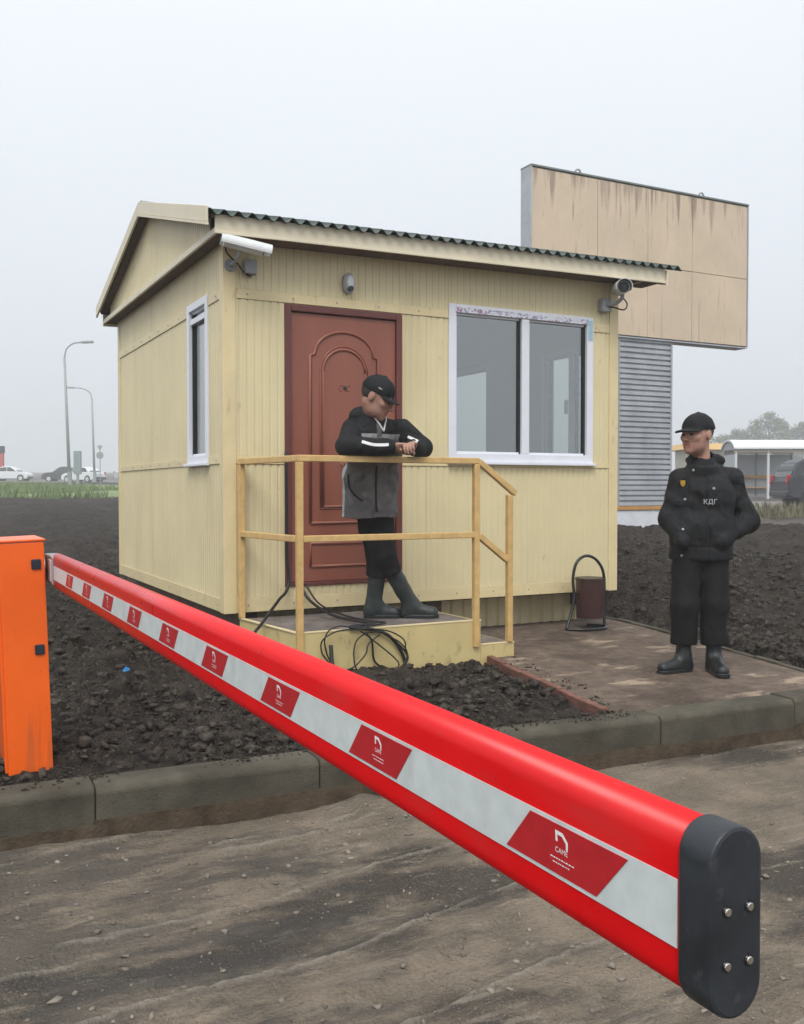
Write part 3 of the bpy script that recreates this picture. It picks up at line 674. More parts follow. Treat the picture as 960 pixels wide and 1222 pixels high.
# barge boards along both gables
for X0, X1 in ((-.196, -.178), (BW+.342, BW+.356)):
    for s in (-1, 1):
        y0, y1 = (EY+.005, RY) if s < 0 else (2*RY-EY-.005, RY)
        lift = .020 if X0 < 0 else -.045; a, b = zr(y0)+lift, zr(y1)+lift
        p = [(X0, y0, a-.105), (X1, y0, a-.105), (X1, y1, b-.105), (X0, y1, b-.105), (X0, y0, a), (X1, y0, a), (X1, y1, b), (X0, y1, b)]
        if s > 0: p = [p[3], p[2], p[1], p[0], p[7], p[6], p[5], p[4]]
        MB().hexa([(q[0], q[1], q[2]+TILT*q[0]) for q in p]).build('barge_board', M['fascia'], roof, bevel=.003)
        if s < 0:   # boxed flashing under the visible front barge
            p2 = [(X1+.001, q[1], q[2]-.004) if i in (1, 2, 5, 6) else (X0-.006, q[1], q[2]-.004) for i, q in enumerate(p)]
            dz = .022
            p2 = [(q[0], q[1], (a if i in (0, 1, 4, 5) else b)-.105-(dz if i < 4 else .001)) for i, q in enumerate(p2)]
            MB().hexa([(q[0], q[1], q[2]+TILT*q[0]) for q in p2]).build('barge_lip', M['fascia'], roof)
for side in ('l', 'r'):
    js = [.03, .95, 1.80, 2.75, BD-.03]
    for a, b in zip(js, js[1:]): rib_panel(side, a+.002, b-.002, ZF0+.0405, 0, dep=.088, top=lambda u: zr(u)-.06, parent=roof, name='gable_panel')
    mbg = MB(); x0, x1 = ((.014, .03) if side == 'l' else (BW-.03, BW-.014))
    mbg.prism([(-.0, 3.031), (BD, 3.031), (RY, RZ-.10)], x0, x1, axis='x').build('gable_backing', M['wood_dark'], roof)

# ------------------------------------------------------------------ things fixed to the booth
def bullet_camera(body_a, body_b, r, label):
    o = np.array(body_a, float); t = thing('security_camera', tuple(o), label, 'camera')
    a = np.array(body_a, float); b = np.array(body_b, float); d = (b-a)/np.linalg.norm(b-a)
    side = np.cross(d, (0, 0, 1)); side /= np.linalg.norm(side); up = np.cross(side, d)
    mb = MB().cyl(a, b, r, n=24); mb.build('housing', M['cctv'], t, bevel=.006, smooth=False)
    MB().cyl(b-d*.004, b+d*.006, r*.86, n=24).build('lens_ring', M['black'], t, bevel=.002)
    MB().cyl(b+d*.006, b+d*.009, r*.45, n=18).build('lens', M['carglass'], t)
    # sunshield: a curved sheet standing off the upper half
    n = 14; vv = []
    for rr in (r*1.22, r*1.22+.004):
        for q in (a-d*.02, b+d*.055):
            for k in range(n+1):
                an = math.pi*(-.12+1.24*k/n); vv.append(q+rr*(math.cos(an)*side+math.sin(an)*up))
    m = n+1; ff = []
    for k in range(n): ff += [(k, k+1, m+k+1, m+k), (2*m+k, 3*m+k, 3*m+k+1, 2*m+k+1), (k, 2*m+k, 2*m+k+1, k+1), (m+k, m+k+1, 3*m+k+1, 3*m+k)]
    ff += [(0, m, 3*m, 2*m), (n, 2*m+n, 3*m+n, m+n)]
    MB().add(vv, ff).build('sunshield', M['cctv'], t, smooth=False)
    return t, d, up
c1, d1, u1 = bullet_camera((-.06, -.20, 2.915), (.205, -.245, 2.868), .040, 'pale bullet camera under the left end of the front eave, aimed right')
jb = MB().box(.135, .225, -.065, -.009, 2.745, 2.845).build('junction_box', M['metal_grey'], c1, bevel=.006)
MB().cyl((.18, -.037, 2.745), (.18, -.037, 2.725), .012, n=12).build('gland', M['black'], c1)
MB().tube(bezier([(.045, -.01, 2.80), (.045, -.09, 2.80), (.045, -.17, 2.815), (.055, -.2, 2.86)], 6), .014, 10).build('arm', M['metal_grey'], c1, smooth=True)
MB().cyl((.045, -.009, 2.80), (.045, -.022, 2.80), .045, n=20).build('wall_plate', M['metal_grey'], c1, bevel=.003)
MB().tube(bezier([(-.05, -.20, 2.875), (-.02, -.16, 2.84), (.06, -.12, 2.79), (.12, -.06, 2.76), (.17, -.04, 2.735)], 8), .006, 8).build('cable', M['rubber'], c1, smooth=True)
c2, d2, u2 = bullet_camera((3.455, -.09, 2.935), (3.295, -.34, 2.900), .052, 'pale bullet camera with dark lens under the right end of the eave')
MB().box(3.295, 3.395, -.075, -.012, 2.745, 2.855).build('junction_box', M['metal_grey'], c2, bevel=.01)
MB().tube(bezier([(3.35, -.07, 2.80), (3.37, -.16, 2.805), (3.40, -.20, 2.85), (3.395, -.19, 2.90)], 6), .016, 10).build('arm', M['metal_grey'], c2, smooth=True)
MB().tube(bezier([(3.45, -.10, 2.90), (3.51, -.13, 2.82), (3.47, -.14, 2.76), (3.40, -.10, 2.78), (3.36, -.07, 2.79)], 8), .006, 8).build('cable', M['rubber'], c2, smooth=True)
lamp = thing('wall_lamp', (.945, -.008, 2.68), 'small oval grey bulkhead lamp on the wall above the door', 'lamp')
def oval(cx, cz, rx, rz, y0, y1, n=28, k=1.0, kb=1.0):
    vv = [(cx+rx*math.cos(2*math.pi*i/n), y0, cz+rz*math.sin(2*math.pi*i/n)) for i in range(n)]+[(cx+k*rx*math.cos(2*math.pi*i/n), y1, cz+k*rz*math.sin(2*math.pi*i/n)) for i in range(n)]
    return MB().add(vv, [tuple(range(n)), tuple(range(2*n-1, n-1, -1))]+[(i, n+i, n+(i+1) % n, (i+1) % n) for i in range(n)])
oval(.945, 2.757, .046, .078, -.009, -.04).build('base', M['metal_grey'], lamp, bevel=.004)
oval(.945, 2.762, .036, .062, -.0405, -.075, k=.72).build('diffuser', mat('lamp_glass', (.5, .53, .56), .25), lamp, smooth=False, bevel=.006)
oval(.945, 2.712, .02, .02, -.06, -.078).build('screw_cap', M['black'], lamp)

# ------------------------------------------------------------------ porch with one step
porch = thing('porch_steps', (.9, -.45, 0), 'low ivory sheet-clad porch with worn grey top and one lower step', 'porch')
DZ = .314; FY = -.90
quad = [(.10, -.012), (.20, FY), (1.55, FY), (1.53, -.012)]
def qprism(poly, z0, z1, name, m, bev=.004): return MB().prism([poly[0], poly[1], poly[2], poly[3]], z0, z1).build(name, m, porch, bevel=bev)
qprism([(.125, -.02), (.225, FY+.02), (1.53, FY+.02), (1.51, -.02)], -.06, DZ-.032, 'frame', M['wood_dark'], 0)
qprism([(.118, -.03), (.216, FY+.016), (1.534, FY+.016), (1.514, -.03)], DZ-.030, DZ-.002, 'deck_plate', M['deck'], .002)
MB().bar((.2, FY, DZ/2-.03), (1.555, FY, DZ/2-.03), .012, DZ+.062).build('front_panel', M['deck_side'], porch, bevel=.003)
MB().bar((.105, -.02, DZ/2-.03), (.1985, FY+.008, DZ/2-.03), .012, DZ+.06).build('side_panel', M['deck_side'], porch, bevel=.003)
MB().bar((1.525, -.02, DZ/2-.03), (1.545, FY+.008, DZ/2-.03), .012, DZ+.06).build('side_panel', M['deck_side'], porch, bevel=.003)
for a, b in (((.196, FY+.004, DZ+.004), (1.56, FY+.004, DZ+.004)), ((.102, -.03, DZ+.003), (.198, FY+.02, DZ+.003))): MB().bar(a, b, .026, .010).build('edge_angle', M['trim'], porch, bevel=.002)
SZ = .142; SX = 1.835
MB().box(1.556, SX-.008, FY+.014, -.05, SZ-.03, SZ-.002).build('step_plate', M['deck'], porch, bevel=.002)
MB().bar((1.5565, FY+.001, SZ/2-.03), (SX, FY+.001, SZ/2-.03), .012, SZ+.055).build('step_front', M['deck_side'], porch, bevel=.003)
MB().bar((SX-.004, -.05, SZ/2-.03), (SX-.004, FY+.008, SZ/2-.03), .010, SZ+.055).build('step_side', M['deck_side'], porch, bevel=.003)
MB().bar((1.557, FY+.006, SZ+.003), (SX+.003, FY+.006, SZ+.003), .026, .009).build('edge_angle', M['trim'], porch, bevel=.002)

railing = thing('railing', (.9, FY, DZ), 'ochre square-tube handrail round the porch with a sloping end', 'railing')
def rbar(a, b, name, w=.042): return MB().bar(a, b, w).build(name, M['rail'], railing, bevel=.005)
ZR, ZM2 = 1.424, .915
PL, PF, PR, PS = (.105, -.055), (.205, FY+.0), (1.50, FY+.0), (1.785, FY+.0)
w2 = .021
rbar((*PL, DZ+.009), (*PL, ZR-w2), 'post'); rbar((PF[0], PF[1]-.012, .18), (PF[0], PF[1]-.012, ZR-w2), 'post'); rbar((PR[0]+.01, PR[1]-.012, .135), (PR[0]+.01, PR[1]-.012, ZR-w2), 'post'); rbar((PS[0]+.01, PS[1]+.0, SZ+.009), (PS[0]+.01, PS[1], ZR-.235), 'post')
rbar((PL[0]-.003, PL[1]+.02, ZR), (PF[0], PF[1]-.012+w2, ZR), 'top_rail'); rbar((PF[0]-w2, PF[1]-.012, ZR+.001), (PR[0]+.01+w2, PR[1]-.012, ZR+.001), 'top_rail')
rbar((PR[0]+.012+w2, PR[1]-.012, ZR-.004), (PS[0]+.055, PS[1]-.004, ZR-.225), 'top_rail')
rbar((PL[0]+.002, PL[1]-w2, ZM2), (PF[0]-.002, PF[1]-.012+w2, ZM2), 'mid_rail'); rbar((PF[0]+w2, PF[1]-.012, ZM2), (PR[0]+.01-w2, PR[1]-.012, ZM2), 'mid_rail')
rbar((PR[0]+.01+w2, PR[1]-.010, ZM2-.005), (PS[0]-.010, PS[1]-.003, ZM2-.185), 'mid_rail')

# ------------------------------------------------------------------ cables on the porch
def cable(name, pts, r, label, n=10):
    pp = bezier(pts, n); o = MB().tube(pp, r, 8).build(name, M['rubber'], None, smooth=True, loc=pp[0]); return tag(o, label, 'cable')
cable('cable', [(.452, -.016, 1.5), (.455, -.018, .80), (.462, -.03, .53), tuple(I(333, 716, y=-.16)), tuple(I(322, 731, y=-.32)), tuple(I(312, 745, y=-.47)), tuple(I(303, 757, y=-.56)), tuple(I(297, 775, y=-.60)), tuple(I(292, 800, y=-.62))], .011, 'thick black cable running down the door edge and over the porch side')
cp = lambda u, v, y=-.93: tuple(I(u, v, y=y))
cable('cable', [(.555, -.022, .535), (.60, -.12, .42), (.66, -.40, .345), (.72, -.70, .338), (.76, -.86, .340), cp(418, 748, -.925), cp(437, 750, -.925), cp(462, 757), cp(478, 775), cp(484, 795), cp(480, 812)], .011, 'thin black cable trailing from the door to the hanging coil')
cable('cable', [(.60, -.022, .535), (.66, -.14, .40), (.74, -.42, .342), (.80, -.72, .337), (.83, -.87, .340), cp(436, 748, -.925), cp(450, 752, -.926), cp(472, 765), cp(487, 785), cp(470, 800), cp(448, 790), cp(444, 765), cp(436, 755, -.95)], .007, 'thinner black cable looping beside the hanging coil')
coil_pts = []
for (cu, cv, ru, rv, ph) in ((434, 778, 50, 30, 0), (413, 772, 26, 26, .6), (452, 782, 32, 27, 1.5)):
    for k in range(14):
        a = ph+2*math.pi*k/14; w = 1+.08*math.sin(3*a+ph)
        coil_pts.append(cp(cu+ru*w*math.cos(a), cv-rv*w*math.sin(a), -.945-.035*(.5+.5*math.sin(a*1.3+ph))))
tag(MB().tube(bezier(coil_pts, 5), .0050, 7).build('cable_coil', M['rubber'], None, smooth=True, loc=coil_pts[0]), 'loose coil of black cable hanging over the porch front', 'cable')
cable('cable', [cp(395, 770, -.96), cp(398, 795, -1.0), cp(412, 806, -1.05), cp(438, 815, -1.12), cp(470, 830, -1.3)], .014, 'thick black cable end dropping from the coil into the soil')

# ------------------------------------------------------------------ litter bin in a hoop stand
bz = path_z(-.2)
litter = thing('litter_bin', (3.06, -.20, bz), 'brown cylindrical litter bin hung in a black hoop stand by the booth wall', 'bin')
MB().cyl((3.075, -.20, bz+.09), (3.075, -.20, bz+.415), .112, .122, n=32).build('bucket', M['bin'], litter, bevel=.006)
MB().cyl((3.075, -.20, bz+.4), (3.075, -.20, bz+.422), .126, .126, n=32, caps=False).build('rim', M['bin'], litter)
MB().cyl((3.075, -.20, bz+.417), (3.075, -.20, bz+.419), .112, n=32).build('opening_shade', M['black'], litter)  # black disc on the solid bucket, painting the shade inside it
hoop = [(2.80, -.24, bz+.01), (2.855, -.22, bz+.12), (2.90, -.21, bz+.26), (2.895, -.2, bz+.42), (2.93, -.2, bz+.55), (3.02, -.2, bz+.605), (3.12, -.2, bz+.58), (3.20, -.2, bz+.49), (3.222, -.2, bz+.36), (3.222, -.2, bz+.15), (3.21, -.22, bz+.01)]
MB().tube(bezier(hoop, 8), .0125, 10).build('hoop', M['black'], litter, smooth=True)
MB().tube(bezier([(2.80, -.24, bz+.012), (2.92, -.33, bz+.014), (3.1, -.34, bz+.014), (3.21, -.22, bz+.012), (3.12, -.10, bz+.014)], 8), .0115, 8).build('foot_bar', M['black'], litter, smooth=True)
for s in (-1, 1): MB().cyl((3.075+s*.118, -.2, bz+.30), (3.075+s*.15, -.2, bz+.30), .009, n=10).build('pivot', M['black'], litter)

# ------------------------------------------------------------------ barrier
cab_tilt = -.032
cabinet = thing('barrier_cabinet', (-1.535, -2.0, -.02), 'bright orange barrier cabinet with two dark square plugs beside the kerb', 'cabinet')
def cb(name, x0, x1, y0, y1, z0, z1, m, bev=.004, par=None):
    o = MB().box(x0-1.535, x1-1.535, y0-2.0, y1-2.0, z0-.02, z1-.02).build(name, m, par or cabinet, bevel=bev); return o
cb('door_panel', -.088, .094, -.181, -.166, .012, 1.022, M['orange'], .006)
cb('housing', -.10, .094, -.160, .16, 0, 1.01, M['orange'], .006)
cb('lid', -.108, .100, -.186, .168, 1.0235, 1.034, M['orange'], .004)
cb('plinth', -.10, .09, -.15, .15, -.12, -.001, M['black'], .003)
for z in (.925, .555): 
    pl = cb('plug', .038, .078, -.190, -.1815, z-.022, z+.022, M['navy'], .004)
MB().cyl((-1.535+.095, -2.0, .875), (-1.535+.115, -2.0, .875), .05, n=24).build('shaft_flange', M['steel'], cabinet, bevel=.003)
cabinet.rotation_euler = (0, cab_tilt, 0)
BXc, BZc = -1.414, .873
boom = thing('barrier_boom', (BXc, -2.0, BZc), 'long red boom with white and red reflective band and charcoal end cap', 'barrier')
def stadium(hw, hh, n=14):
    pts = []
    for k in range(n+1): a = math.pi*k/n; pts.append((hw*math.cos(a), (hh-hw)+hw*math.sin(a)))
    for k in range(n+1): a = math.pi+math.pi*k/n; pts.append((hw*math.cos(a), -(hh-hw)+hw*math.sin(a)))
    return pts
def sweep(hw, hh, y0, y1, name, m, bev=0, par=None):
    pr = stadium(hw, hh); n = len(pr); mb = MB()
    mb.add([(BXc+a, y0, BZc+b) for a, b in pr]+[(BXc+a, y1, BZc+b) for a, b in pr], [tuple(range(n)), tuple(range(2*n-1, n-1, -1))]+[(i, n+i, n+(i+1) % n, (i+1) % n) for i in range(n)])
    o = mb.build(name, m, par or boom, bevel=bev, smooth=False)
    me = o.data; fl = np.array([len(p.vertices) == 4 for p in me.polygons]); me.polygons.foreach_set('use_smooth', fl)
    return o
BHW, BHH, YT = .0255, .0765, -5.985
beam = sweep(BHW, BHH, YT, -2.16, 'beam', M['red'])
cap_o = sweep(BHW+.0035, BHH+.0035, YT-.038, YT+.0005, 'end_cap', M['cap'], bev=.0035)
for sx in (-.0115, .0135):
    for sz in (-.033, .012):
        MB().cyl((BXc+sx, YT-.0379, BZc+sz), (BXc+sx, YT-.0405, BZc+sz), .0036, n=14).build('screw', M['steel'], cap_o, bevel=.0008)
        MB().cyl((BXc+sx, YT-.0378, BZc+sz), (BXc+sx, YT-.0386, BZc+sz), .0052, n=14).build('screw_hole', M['black'], cap_o)
MB().box(BXc-.03, BXc+.03, -2.2, -1.95, BZc-.06, BZc+.065).build('bracket', M['metal_grey'], boom, bevel=.006)
MB().box(BXc-.034, BXc-.0305, -2.19, -2.10, BZc-.045, BZc+.05).build('bracket_plate', M['cctv'], boom, bevel=.003)
XF = BXc-BHW
bt, bb = .0265, -.0325
band = MB().box(XF-.0008, XF+.0002, YT+.003, -2.22, BZc+bb, BZc+bt).build('white_band', M['boomwhite'], boom)
tv, tf = text_mesh('CAME', .0125)
def flat_on_boom(v, y, z, off): return [(XF-off, y-p[0], z+p[1]) for p in v]      # reads from the left side of the boom
y = -5.92; si = 0
while y < -2.55:
    ya, yb, sh = y, y+.152, .044
    z0, z1 = bb+.0045, bt-.0045
    st = MB().hexa([(XF-.0016, ya+sh, BZc+z0), (XF-.0009, ya+sh, BZc+z0), (XF-.0009, yb+sh, BZc+z0), (XF-.0016, yb+sh, BZc+z0), (XF-.0016, ya, BZc+z1), (XF-.0009, ya, BZc+z1), (XF-.0009, yb, BZc+z1), (XF-.0016, yb, BZc+z1)]).build('red_sticker', M['tape_red'], boom)
    cyy = (ya+yb)/2+.022; cz = BZc+(z0+z1)/2
    # printed emblem: a slanted open ring over letters and a fine line
    out = [(-.0105, .019), (.002, .0185), (.0105, .0115), (.0105, .003), (.0075, .003), (.0070, .0095), (.001, .0145), (-.0068, .0150), (-.0060, .008), (-.0095, .008)]
    lg = MB(); n = len(out)
    lg.add(flat_on_boom(out, cyy, cz, .0018), [tuple(range(n))])
    vt = flat_on_boom([(p[0]*.62, p[1]*.62-.0005) for p in tv], cyy, cz, .0018); lg.add(vt, tf)
    lg.build('emblem_print', M['print'], st)
    ln = MB()
    for j, w in enumerate((.036, .028)):
        xq = -w/2
        while xq < w/2:
            ww = random.uniform(.0015, .004); zq = -.0100-.0045*j
            ln.add(flat_on_boom([(xq, zq), (xq+ww, zq), (xq+ww, zq+.0013), (xq, zq+.0013)], cyy, cz, .0018), [(0, 1, 2, 3)]); xq += ww+.0012
    ln.build('fine_print', M['print'], st)
    y += .392 if si else .415; si += 1
# ------------------------------------------------------------------ sign hoarding behind the booth
BY = 10.24
gz = float(rise(np.array(12.9), np.array(BY)))
sign = thing('sign_hoarding', (12.95, BY, gz), 'big blank beige hoarding of weathered boards on a grey ribbed column', 'billboard')
PX0, PX1, PZ0, PZ1 = 9.80, 16.08, 4.66, 8.00
MB().box(PX0+.03, PX1-.03, BY+.03, BY+.33, PZ0+.03, PZ1-.04).build('core', M['zinc'], sign)
cols = [PX0, 11.55, 12.98, 14.32, PX1]; rowz = [PZ0, 6.27, PZ1]
for i in range(4):
    for j in range(2):
        a, b, c, d = cols[i]+.006, cols[i+1]-.006, rowz[j]+.006, rowz[j+1]-.006
        dy = random.uniform(-.006, .006)
        MB().box(a, b, BY-.004+dy, BY+.029, c, d).build('board', M['board'], sign, bevel=.006)
for q in ((PX0-.03, PX0, BY-.02, BY+.36, PZ0-.02, PZ1+.02), (PX1, PX1+.03, BY-.02, BY+.36, PZ0-.02, PZ1+.02)): MB().box(*q).build('side_plate', M['zinc'], sign, bevel=.005)
MB().box(PX0-.03, PX1+.03, BY-.025, BY+.37, PZ1+.0205, PZ1+.06).build('top_cap', mat('dull_green_cap', (.16, .19, .17), .6, var=.2, vscale=3), sign, bevel=.005)
MB().box(PX0, PX1, BY-.01, BY+.35, PZ0-.05, PZ0-.021).build('bottom_cap', M['zinc'], sign, bevel=.004)
for x in (11.10, 14.70): MB().tube(bezier([(x-.09, BY+.1, PZ1+.05), (x-.07, BY+.1, PZ1+.14), (x+.02, BY+.1, PZ1+.16), (x+.09, BY+.1, PZ1+.05)], 6), .02, 8).build('lifting_eye', M['metal_grey'], sign)
CX0, CX1 = 12.19, 13.76
MB().box(CX0+.03, CX1-.03, BY+.09, BY+.40, .72, PZ0-.05).build('column', M['zinc'], sign)
z = .84; k = 0
while z < PZ0-.10:
    h = .118 if k % 7 else .126
    MB().add([(CX0+.02, BY+.085, z), (CX1-.02, BY+.085, z), (CX1-.02, BY+.045, z+.018), (CX0+.02, BY+.045, z+.018), (CX0+.02, BY+.045, z+.082), (CX1-.02, BY+.045, z+.082), (CX1-.02, BY+.085, z+.1), (CX0+.02, BY+.085, z+.1)],
             [(0, 1, 2, 3), (3, 2, 5, 4), (4, 5, 6, 7)]).build('rib_sheet', M['zinc'], sign)
    z += h; k += 1
for q in ((CX0-.01, CX0+.035), (CX1-.035, CX1+.01)): MB().box(q[0], q[1], BY+.03, BY+.42, .80, PZ0-.051).build('edge_angle', M['metal_grey'] if q[0] < 13 else M['zinc'], sign, bevel=.004)
MB().box(CX0-.06, CX1+.06, BY+.0, BY+.64, .76, .84).build('ledge', M['timber'], sign, bevel=.01)
MB().box(CX0-.03, CX1+.03, BY+.03, BY+.60, -.1, .76).build('plinth', M['white_peel'], sign, bevel=.02)

# ------------------------------------------------------------------ far roads, verge, grass
def sheet(name, p0, p1, w, dz, material, n=40, m=6):
    p0 = np.array(p0, float); p1 = np.array(p1, float); d = (p1-p0)/np.linalg.norm(p1-p0); s = np.array([-d[1], d[0]])
    mb = MB(); vv = []; ff = []
    for i in range(n+1):
        for j in range(m+1):
            q = p0+(p1-p0)*i/n+s*w*(j/m-.5); z = float(terrain_z(np.array(q[0]), np.array(q[1])))
            vv.append((q[0], q[1], z+dz))
    for i in range(n):
        for j in range(m): a = i*(m+1)+j; ff.append((a, a+1, a+m+2, a+m+1))
    return tag(mb.add(vv, ff).build(name, material, smooth=True), kind='structure')
RT = np.array([_rt[0], _rt[1]]); FW2 = np.array([math.sin(YAW), math.cos(YAW)]); C2 = CAM[:2]
def at(lat, dep): return C2+RT*lat+FW2*dep                       # lateral / depth in metres from the camera
def gz_at(p): return float(terrain_z(np.array(p[0]), np.array(p[1])))
sheet('far_road', at(-70, 98), at(20, 96), 16, .10, M['asphalt'])
sheet('side_road', at(6, 35.5), at(60, 35.5), 8.5, .07, M['asphalt'])
def field_z(X, Y): return terrain_z(X, Y)+.05+.16*(fbm(X, Y, .9, 4, 201, .6)-.5)+.10*(np.abs(fbm(X, Y, 3.2, 3, 203)-.5)*2)
_la = np.arange(-27, -1.5, .10); _de = np.arange(12.5, 46, .13); _LA, _DE = np.meshgrid(_la, _de)
_X = C2[0]+RT[0]*_LA+FW2[0]*_DE; _Y = C2[1]+RT[1]*_LA+FW2[1]*_DE; _v = np.stack([_X, _Y, field_z(_X, _Y)-.3*sstep(14.5, 12.5, _DE)], -1).reshape(-1, 3); _n = len(_la)
_i, _j = np.meshgrid(np.arange(_n-1), np.arange(len(_de)-1)); _a = (_j*_n+_i).ravel()
tag(mk_obj('ploughed_field', _v, np.stack([_a, _a+1, _a+_n+1, _a+_n], 1), M['soil'], smooth=True), kind='structure')
sheet('grass_verge', at(-60, 62), at(-4, 62), 33, .06, M['grass'])
def blades(name, n, region, h0, h1, material, label):
    lat, dep = region; la = RNG.uniform(lat[0], lat[1], n); de = RNG.uniform(dep[0], dep[1], n)
    keepm = fbm(la, de, .12, 3, 55) > .42; la, de = la[keepm], de[keepm]; n = len(la)
    P_ = C2[None]+la[:, None]*RT+de[:, None]*FW2; Z = terrain_z(P_[:, 0], P_[:, 1])+.05
    h = RNG.uniform(h0, h1, n); an = RNG.random(n)*6.28; w = h*.16; lx, ly = RNG.normal(0, .35, n)*h, RNG.normal(0, .35, n)*h
    a = np.stack([P_[:, 0]-np.cos(an)*w, P_[:, 1]-np.sin(an)*w, Z], 1); b = np.stack([P_[:, 0]+np.cos(an)*w, P_[:, 1]+np.sin(an)*w, Z], 1); c = np.stack([P_[:, 0]+lx, P_[:, 1]+ly, Z+h], 1)
    v = np.stack([a, b, c], 1).reshape(-1, 3); f = np.arange(len(v)).reshape(-1, 3)
    o = mk_obj(name, v, f, material); return tag(o, label, 'grass', kind='stuff')
blades('grass', 26000, ((-32, -6), (44, 80)), .12, .45, M['grass'], 'green grass growing along the far road on the left')
blades('dry_weeds', 5000, ((6, 22), (26, 31)), .10, .40, M['drygrass'], 'dry weeds along the road edge below the parked car')

# ------------------------------------------------------------------ lamp posts
def lamp_post(lat, dep, height, arm, lean, label, n):
    p = at(lat, dep); z0 = gz_at(p); t = thing('lamp_post', (p[0], p[1], z0), label, 'lamp post', 'lamp posts along the far road')
    top = np.array([p[0]+RT[0]*lean, p[1]+RT[1]*lean, z0+height-1.0]); base = np.array([p[0], p[1], z0-.2])
    MB().tube([base, base+(top-base)*.5, top], [.12, .10, .075], 12).build('pole', M['grey_post'], t, smooth=True)
    MB().cyl((p[0], p[1], z0-.1), (p[0], p[1], z0+1.2), .14, n=14).build('base', M['grey_post'], t)
    r3 = np.array([RT[0], RT[1], 0]); tip = top+r3*arm+np.array([0, 0, 1.0])
    MB().tube(bezier([top-np.array([0, 0, .05]), top+r3*arm*.12+np.array([0, 0, .55]), top+r3*arm*.5+np.array([0, 0, .92]), tip], 8), .05, 10).build('arm', M['grey_post'], t, smooth=True)
    MB().bar(tip-r3*.05*np.sign(arm), tip+r3*.75*np.sign(arm)+np.array([0, 0, .03]), .26, .16).build('lamp_head', M['metal_grey'], t, bevel=.04)
lamp_post(-22.4, 65, 9.9, 1.2, -.3, 'nearer tall grey lamp post, arm curving right, beside the booth', 1)
lamp_post(-28.7, 90, 8.9, -1.7, -.2, 'farther pale lamp post with arm curving left behind the nearer one', 2)

